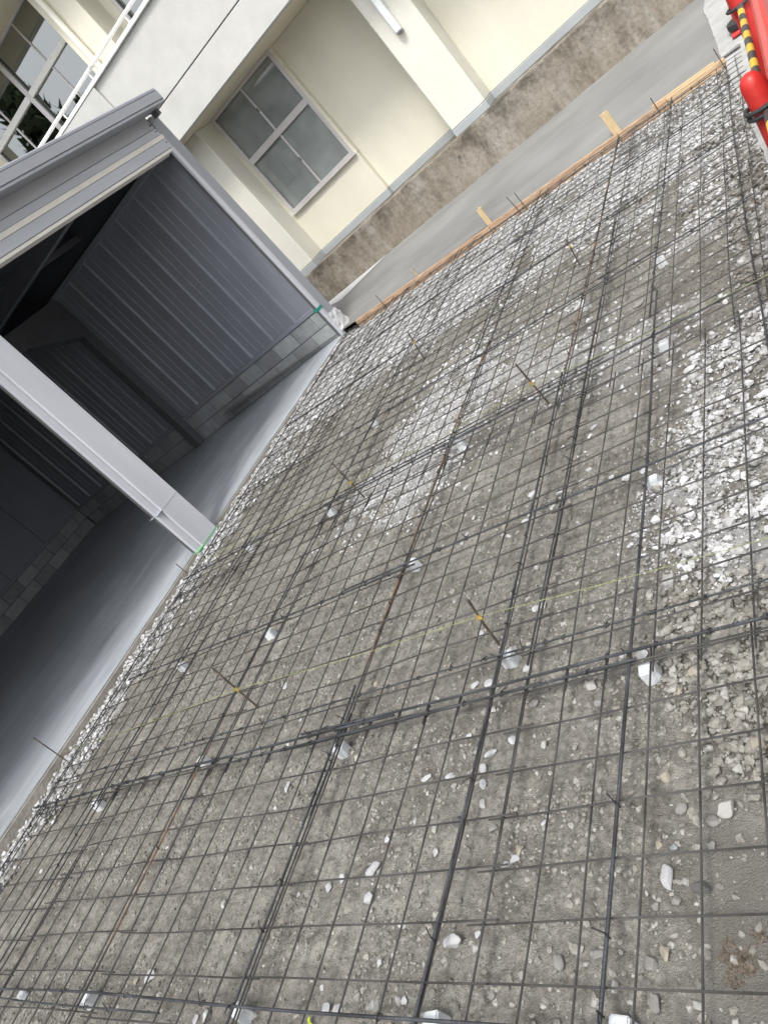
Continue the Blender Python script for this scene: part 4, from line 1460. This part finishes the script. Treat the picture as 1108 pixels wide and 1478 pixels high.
def gravel_mat(name, stops):
    m = bpy.data.materials.new(name)
    m.use_nodes = True
    nt, b = nodes_of(m)
    at = nt.nodes.new('ShaderNodeAttribute')
    at.attribute_name = 'tone'
    r = nt.nodes.new('ShaderNodeValToRGB')
    while len(r.color_ramp.elements) < len(stops):
        r.color_ramp.elements.new(.5)
    for e, (p, c) in zip(r.color_ramp.elements, stops):
        e.position = p
        e.color = c + (1,)
    nt.links.new(at.outputs['Fac'], r.inputs[0])
    tc = nt.nodes.new('ShaderNodeTexCoord')
    nz = nt.nodes.new('ShaderNodeTexNoise')
    nz.inputs['Scale'].default_value = 90
    nz.inputs['Detail'].default_value = 5
    nt.links.new(tc.outputs['Object'], nz.inputs['Vector'])
    r2 = nt.nodes.new('ShaderNodeValToRGB')
    r2.color_ramp.elements[0].position = .3
    r2.color_ramp.elements[0].color = (.72, .71, .69, 1)
    r2.color_ramp.elements[1].position = .65
    r2.color_ramp.elements[1].color = (1.06, 1.06, 1.06, 1)
    nt.links.new(nz.outputs[0], r2.inputs[0])
    mx = nt.nodes.new('ShaderNodeMix')
    mx.data_type = 'RGBA'
    mx.blend_type = 'MULTIPLY'
    mx.inputs[0].default_value = 1
    nt.links.new(r.outputs[0], mx.inputs[6])
    nt.links.new(r2.outputs[0], mx.inputs[7])
    nt.links.new(mx.outputs[2], b.inputs['Base Color'])
    b.inputs['Roughness'].default_value = .9
    bp = nt.nodes.new('ShaderNodeBump')
    bp.inputs['Strength'].default_value = .4
    bp.inputs['Distance'].default_value = .006
    nt.links.new(nz.outputs[0], bp.inputs['Height'])
    nt.links.new(bp.outputs[0], b.inputs['Normal'])
    return m


GM_WHITE = gravel_mat('white_gravel', [(0, (0.24, 0.23, 0.21)), (.25, (0.36, 0.358, 0.35)), (.6, (0.47, 0.476, 0.485)), (1, (0.60, 0.61, 0.63))])
GM_SOIL = gravel_mat('soil_crumbs', [(0, (0.13, 0.124, 0.108)), (.5, (0.20, 0.193, 0.175)), (.85, (0.27, 0.26, 0.238)), (1, (0.33, 0.32, 0.295))])
GM_GREY = gravel_mat('grey_gravel', [(0, (0.14, 0.135, 0.12)), (.5, (0.235, 0.225, 0.20)), (.85, (0.27, 0.262, 0.24)), (1, (0.36, 0.352, 0.335))])


GM_MIX = gravel_mat('mixed_rubble', [(0, (0.09, 0.08, 0.065)), (.4, (0.20, 0.185, 0.16)), (.75, (0.34, 0.33, 0.31)), (1, (0.55, 0.555, 0.56))])


def scatter(name, n, x0, x1, y0, y1, dens, smin, smax, pw, m, label, cat, sink=0.25, lift=0.0):
    x = rng.uniform(x0, x1, n)
    y = rng.uniform(y0, y1, n)
    keep = rng.random(n) < dens(x, y)
    x, y = x[keep], y[keep]
    size = smin + (smax - smin) * rng.random(len(x)) ** pw
    Vv, Ff, tone = pebbles(x, y, size, sink, lift=lift)
    o = link(name, np_mesh(name, Vv, Ff, {'tone': tone}))
    o.data.materials.append(m)
    o.matrix_world = RGM
    tag(o, label, cat, kind='stuff')
    return len(x)


X0G, X1G = -4.36, 0.62
nn = 0
nn += scatter('white_gravel', 40000, X0G, X1G, 4.0, 6.98, lambda x, y: white_density(x, y) ** 1.4, .005, .020, 1.9, GM_WHITE, 'white crushed stone spread along the form planks', 'gravel', .25, .006)
nn += scatter('white_gravel', 9000, X0G, -3.7, -0.6, 6.9, lambda x, y: white_density(x, y) ** 1.2, .008, .022, 1.5, GM_WHITE, 'band of white crushed stone against the shed slab', 'gravel', .2, .01)
nn += scatter('white_gravel', 15000, -0.5, 1.3, 0.95, 3.0, lambda x, y: soft_poly(x, y, P_RIGHT) ** 1.3 * (0.12 + 0.88 * sstep(.38, .56, fbm(x, y, 6, 3, 17))), .0040, .019, 2.1, GM_WHITE, 'heap of white crushed stone at the right edge', 'gravel', .18, .012)
nn += scatter('white_gravel', 26000, -0.45, 0.75, 0.95, 3.0, lambda x, y: soft_poly(x, y, P_RIGHT, .14) * (0.25 + 0.75 * sstep(.36, .56, fbm(x, y, 6, 3, 17))), .0022, .0075, 1.8, GM_WHITE, 'fine white chips filling the heap at the right edge', 'gravel', .3, .004)
nn += scatter('white_gravel', 520, -0.3, 0.9, 1.0, 2.8, lambda x, y: soft_poly(x, y, P_RIGHT), .014, .030, 2.2, GM_WHITE, 'larger white lumps lying in the heap at the right edge', 'gravel', .2, .010)
nn += scatter('white_gravel', 13000, -2.7, -0.8, 2.2, 4.5, lambda x, y: soft_poly(x, y, P_MID, .22, seed=5) * (0.15 + 0.85 * sstep(.40, .56, fbm(x, y, 5, 3, 19))), .003, .015, 2.0, GM_WHITE, 'thin white crushed stone in the middle of the pad', 'gravel', .3, .004)
nn += scatter('white_gravel', 2200, X0G, X1G, 0.2, 5.5, lambda x, y: (0.05 + 0.13 * sstep(.8, 2., y)) + 0.6 * sstep(-1.6, 0.2, x) * sstep(1.0, 2.4, y), .004, .017, 2.4, GM_WHITE, 'stray white chips scattered over the bare soil', 'gravel', .3)
nn += scatter('white_gravel', 9000, -1.9, 0.5, 2.5, 6.0, lambda x, y: sstep(.46, .60, fbm(x, y, 3.2, 4, 37)) * sstep(2.3, 3.4, y + .5 * (x + .9)), .0035, .017, 2.3, GM_WHITE, 'uneven drifts of white chips at the right middle of the pad', 'gravel', .3, .003)
nn += scatter('grey_gravel', 16000, -0.5, 1.3, 0.35, 1.45, lambda x, y: soft_poly(x, y, P_DARK, seed=7) ** 1.2, .005, .020, 2.0, GM_GREY, 'grey brown gravel at the right of the second row', 'gravel', .25, .008)
nn += scatter('grey_gravel', 21000, -2.2, 1.3, -0.7, 1.6, lambda x, y: grey_density(x, y) * (1 - .6 * mud_mask(x, y)), .0028, .014, 2.4, GM_GREY, 'small grey pebbles pressed into the soil near the camera', 'gravel', .43)
nn += scatter('grey_gravel', 1100, -2.6, 1.2, -0.7, 3.0, lambda x, y: 0.25 + 0.6 * grey_density(x, y), .008, .021, 2.4, GM_GREY, 'scattered grey pebbles on the near soil', 'gravel', .42)
nn += scatter('soil_crumbs', 70000, -3.6, 1.2, -0.7, 2.2, lambda x, y: (0.10 + 0.90 * sstep(.44, .58, fbm(x, y, 4, 4, 23))) * (1 - .7 * mud_mask(x, y)), .0022, .011, 2.4, GM_SOIL, 'loose crumbs of grey brown soil near the camera', 'soil', .42)
nn += scatter('soil_crumbs', 26000, X0G, 0.6, 2.0, 6.9, lambda x, y: (0.2 + 0.8 * sstep(.42, .58, fbm(x, y, 3, 4, 29))) * (1 - .8 * white_density(x, y)), .003, .011, 2.0, GM_SOIL, 'loose crumbs of grey brown soil farther away', 'soil', .3)
nn += scatter('dark_gravel', 4500, -0.9, 0.55, 4.3, 6.95, lambda x, y: sstep(.5, .62, fbm(x, y, 2.0, 4, 91)), .006, .022, 1.8, GM_SOIL, 'dark earthy rubble at the far right of the pad', 'gravel', .25, .006)
nn += scatter('edge_gravel', 2400, 0.02, 0.50, 3.0, 6.95, lambda x, y: sstep(.0, .25, x) * .9, .006, .024, 2.0, GM_MIX, 'pale broken rubble along the edge of the old pavement', 'gravel', .25, .008)
print('pebbles', nn)

# dry weeds on the mud at the lower right
mb = MB()
for _ in range(900):
    a, r_ = random.uniform(0, 6.28), 0.058 * math.sqrt(random.random())
    r_ *= 0.75 + 0.35 * math.sin(3 * a + 1.0) + 0.2 * math.sin(7 * a)
    x, y = 0.04 + r_ * math.cos(a) * .95, 0.085 + r_ * math.sin(a)
    if random.random() < .12:
        x, y = 0.085 + random.gauss(0, .010), 0.145 + random.gauss(0, .010)
    h0 = float(soil_h(np.array([x]), np.array([y]))[0])
    l = random.uniform(.003, .011)
    d = Vector((random.uniform(-1, 1), random.uniform(-1, 1), random.uniform(.2, 1.1))).normalized() * l
    s = Vector((d.y, -d.x, 0)).normalized() * .0011
    p = Vector((x, y, h0))
    mb.add([p - s, p + s, p + d * .6 + s * .7, p + d, p + d * .6 - s * .7], [(0, 1, 2, 3, 4)])
M_WEED = mat('dry_weed', (0.07, 0.055, 0.038), 0.95, var=0.5, scale=60, c2=(0.15, 0.12, 0.09))
o = link('dry_weeds', mb.mesh('dry_weeds', M_WEED))
o.matrix_world = RGM
tag(o, 'brown dried weed mat on smooth mud at the lower right', 'weeds', kind='stuff')
mb = MB()
M_LEAF = mat('green_leaf', (0.30, 0.36, 0.03), 0.6, var=0.2, scale=50)
mb.add([(0, 0, 0), (.012, .006, .006), (.026, 0, .003), (.012, -.006, .006), (-.006, .012, .004), (.004, .02, .008)], [(0, 3, 2, 1), (0, 1, 5, 4)])
o = link('leaf', mb.mesh('leaf', M_LEAF))
md = o.modifiers.new('thickness', 'SOLIDIFY')
md.thickness = .0012
o.matrix_world = Matrix.Translation(Vector(G((-1.235, -0.095, SOIL + .012)))) @ RGM
tag(o, 'tiny yellow green leaf below the nearest crosswise rebar', 'leaf')

# ------------------------------------------------------------------ cones, bars and red barrier at the upper right
def cone(loc, label, knob=False):
    t = thing('traffic_cone', loc, label, 'traffic cone', 'red traffic cones')
    mb = MB()
    if knob:
        mb.lathe([(.14, .03), (.125, .06), (.095, .25), (.070, .48), (.056, .62), (.050, .70), (.047, .75), (.039, .778), (.024, .794), (.006, .80)], 28)
    else:
        mb.lathe([(.16, .03), (.145, .06), (.11, .25), (.075, .45), (.05, .6), (.038, .685), (.03, .70), (.02, .702)], 28)
    mb.build('cone_body', M_RED, t, smooth=True)
    MB().box((-.19, -.19, 0), (.19, .19, .03), .008).build('base', M_RED, t)
    MB().lathe([(.20, .031), (.205, .05), (.20, .085), (.13, .095), (.122, .09), (.15, .031)], 24).build('rubber_weight', M_BLACKR, t, smooth=True)
    return t


def ground_z(x, y):
    return pave_z(x, y)


C1 = (0.605, 3.02, ground_z(.605, 3.02))
C2 = (0.585, 5.10, ground_z(.585, 5.1))
C3 = (0.50, 7.42, ground_z(.5, 7.42))
C0 = (0.648, 0.98, float(G((.648, .98, 0))[2]) + .0)
cone(C1, 'red cone with rounded top, black bar ring round its neck', True)
cone(C2, 'red cone behind the rounded one, half hidden by the red barrier', True)
cone(C0, 'red cone at the near end of the nearer striped bar', True)
cone(C3, 'farthest red cone with black rubber weight by the plank end')


def cone_bar(p, q, label):
    p, q = np.array(p, float), np.array(q, float)
    t = thing('cone_bar', p, label, 'cone bar', 'yellow and black cone bars')
    d = q - p
    L = np.linalg.norm(d)
    u = d / L
    n = 2 * int(L / 0.15 / 2) + 1
    a0 = .085
    seg = (L - 2 * a0) / n
    for k in range(n):
        a = u * (a0 + seg * k)
        b = u * (a0 + seg * (k + 1))
        MB().tube([a, b], .0185, 14, caps=(k in (0, n - 1))).build('band', M_YEL if k % 2 else M_BLK, t, smooth=True)
    for c, sgn in ((np.zeros(3), 1), (d, -1)):
        ring = [c + np.array([.072 * math.cos(x), .072 * math.sin(x), 0]) for x in np.linspace(0, 2 * math.pi, 17)]
        MB().tube(ring, .010, 8).build('ring', M_BLACKR, t, smooth=True)


cone_bar((C1[0], C1[1], C1[2] + .665), (C2[0], C2[1], C2[2] + .665), 'yellow and black striped bar leading away from the rounded cone')
cone_bar((C1[0], C1[1], C1[2] + .64), (C0[0], C0[1], C0[2] + .64), 'yellow and black striped bar leading towards the camera from the rounded cone')

t = thing('plastic_barrier', (0.735, 3.4, ground_z(.735, 3.4)), 'smooth red plastic barrier standing behind the striped bars', 'barrier')
mb = MB().box((-.022, -1.25, .06), (.022, 1.35, .955), .015)
mb.build('panel', M_RED, t)
MB().tube([(0, y, .96 + .01 * 0) for y in (-1.26, 0, 1.36)], .011, 12).build('edge_highlight', M_PINK, t, smooth=True)  # pinkish strip added as the highlight along the panel's top edge
for y in (-1.0, 1.1):
    MB().box((-.03, y - .04, 0), (.30, y + .04, .06), .01).build('foot', M_BLACKR, t)

# ------------------------------------------------------------------ conifers behind the camera, mirrored in the upper windows
M_NEEDLE = mat('conifer_needles', (0.055, 0.08, 0.05), 0.85, var=0.4, scale=3, c2=(0.09, 0.12, 0.07))
M_BARK = mat('conifer_bark', (0.09, 0.065, 0.045), 0.95, var=0.3, scale=8, bump=.5)


def conifer_crown(h, seed):
    rs = np.random.default_rng(seed)
    vs_, fs_ = [], []
    nb = 420
    for k in range(nb):
        t = rs.random() ** .8
        z = h * (.12 + .88 * t)
        rad = (1 - t) ** .85 * h * .20 * rs.uniform(.65, 1.15) + .12
        a = rs.uniform(0, 2 * np.pi)
        c, s = math.cos(a), math.sin(a)
        for j in range(5):
            f = (j + 1) / 5
            p = np.array([c * rad * f, s * rad * f, z - rad * f * .35])
            w = rad * .20 * (1.15 - f * .6) + .08
            q = rs.normal(0, .10, 3)
            i = len(vs_)
            vs_ += [tuple(p + np.array([-s * w, c * w, -.12]) + q), tuple(p + np.array([s * w, -c * w, -.16]) + q), tuple(p + np.array([c * w * 1.3, s * w * 1.3, .10]) + q), tuple(p + np.array([-c * w, -s * w, .22]) + q)]
            fs_ += [(i, i + 1, i + 2), (i, i + 3, i + 1)]
    mb = MB()
    mb.add(vs_, fs_)
    return mb


CROWN = [conifer_crown(1.0 * 10, 5 + k).mesh('crown', M_NEEDLE) for k in range(3)]
TR = [(-22.0, -20.0, 14.5), (-24.2, -18.9, 13.2), (-26.6, -17.9, 16.8), (-29.0, -16.0, 15.2), (-31.6, -13.4, 13.4), (-33.5, -10.2, 16.6), (-19.5, -21.2, 13.4), (-35.5, -7.5, 14.0), (-36.5, -4.0, 15.0)]
tw = ['slender', 'short', 'tall pointed', 'broad', 'low', 'tallest', 'small', 'rounded', 'outermost']
for k, (x, y, h) in enumerate(TR):
    t = thing('conifer_tree', (x, y, -0.35), '%s dark conifer mirrored in the upper windows' % tw[k], 'tree', 'conifers mirrored in the windows')
    MB().tube([(0, 0, 0), (.05, 0, h * .5), (0, 0, h * .95)], [.26, .15, .03], 8).build('trunk', M_BARK, t, smooth=True)
    link('crown', CROWN[k % 3], t, Matrix.Rotation(k * 1.3, 4, 'Z') @ Matrix.Diagonal((h / 10 * 1.25, h / 10 * 1.25, h / 10, 1)))

for o in bpy.data.objects:
    if '_org' in o:
        del o['_org']
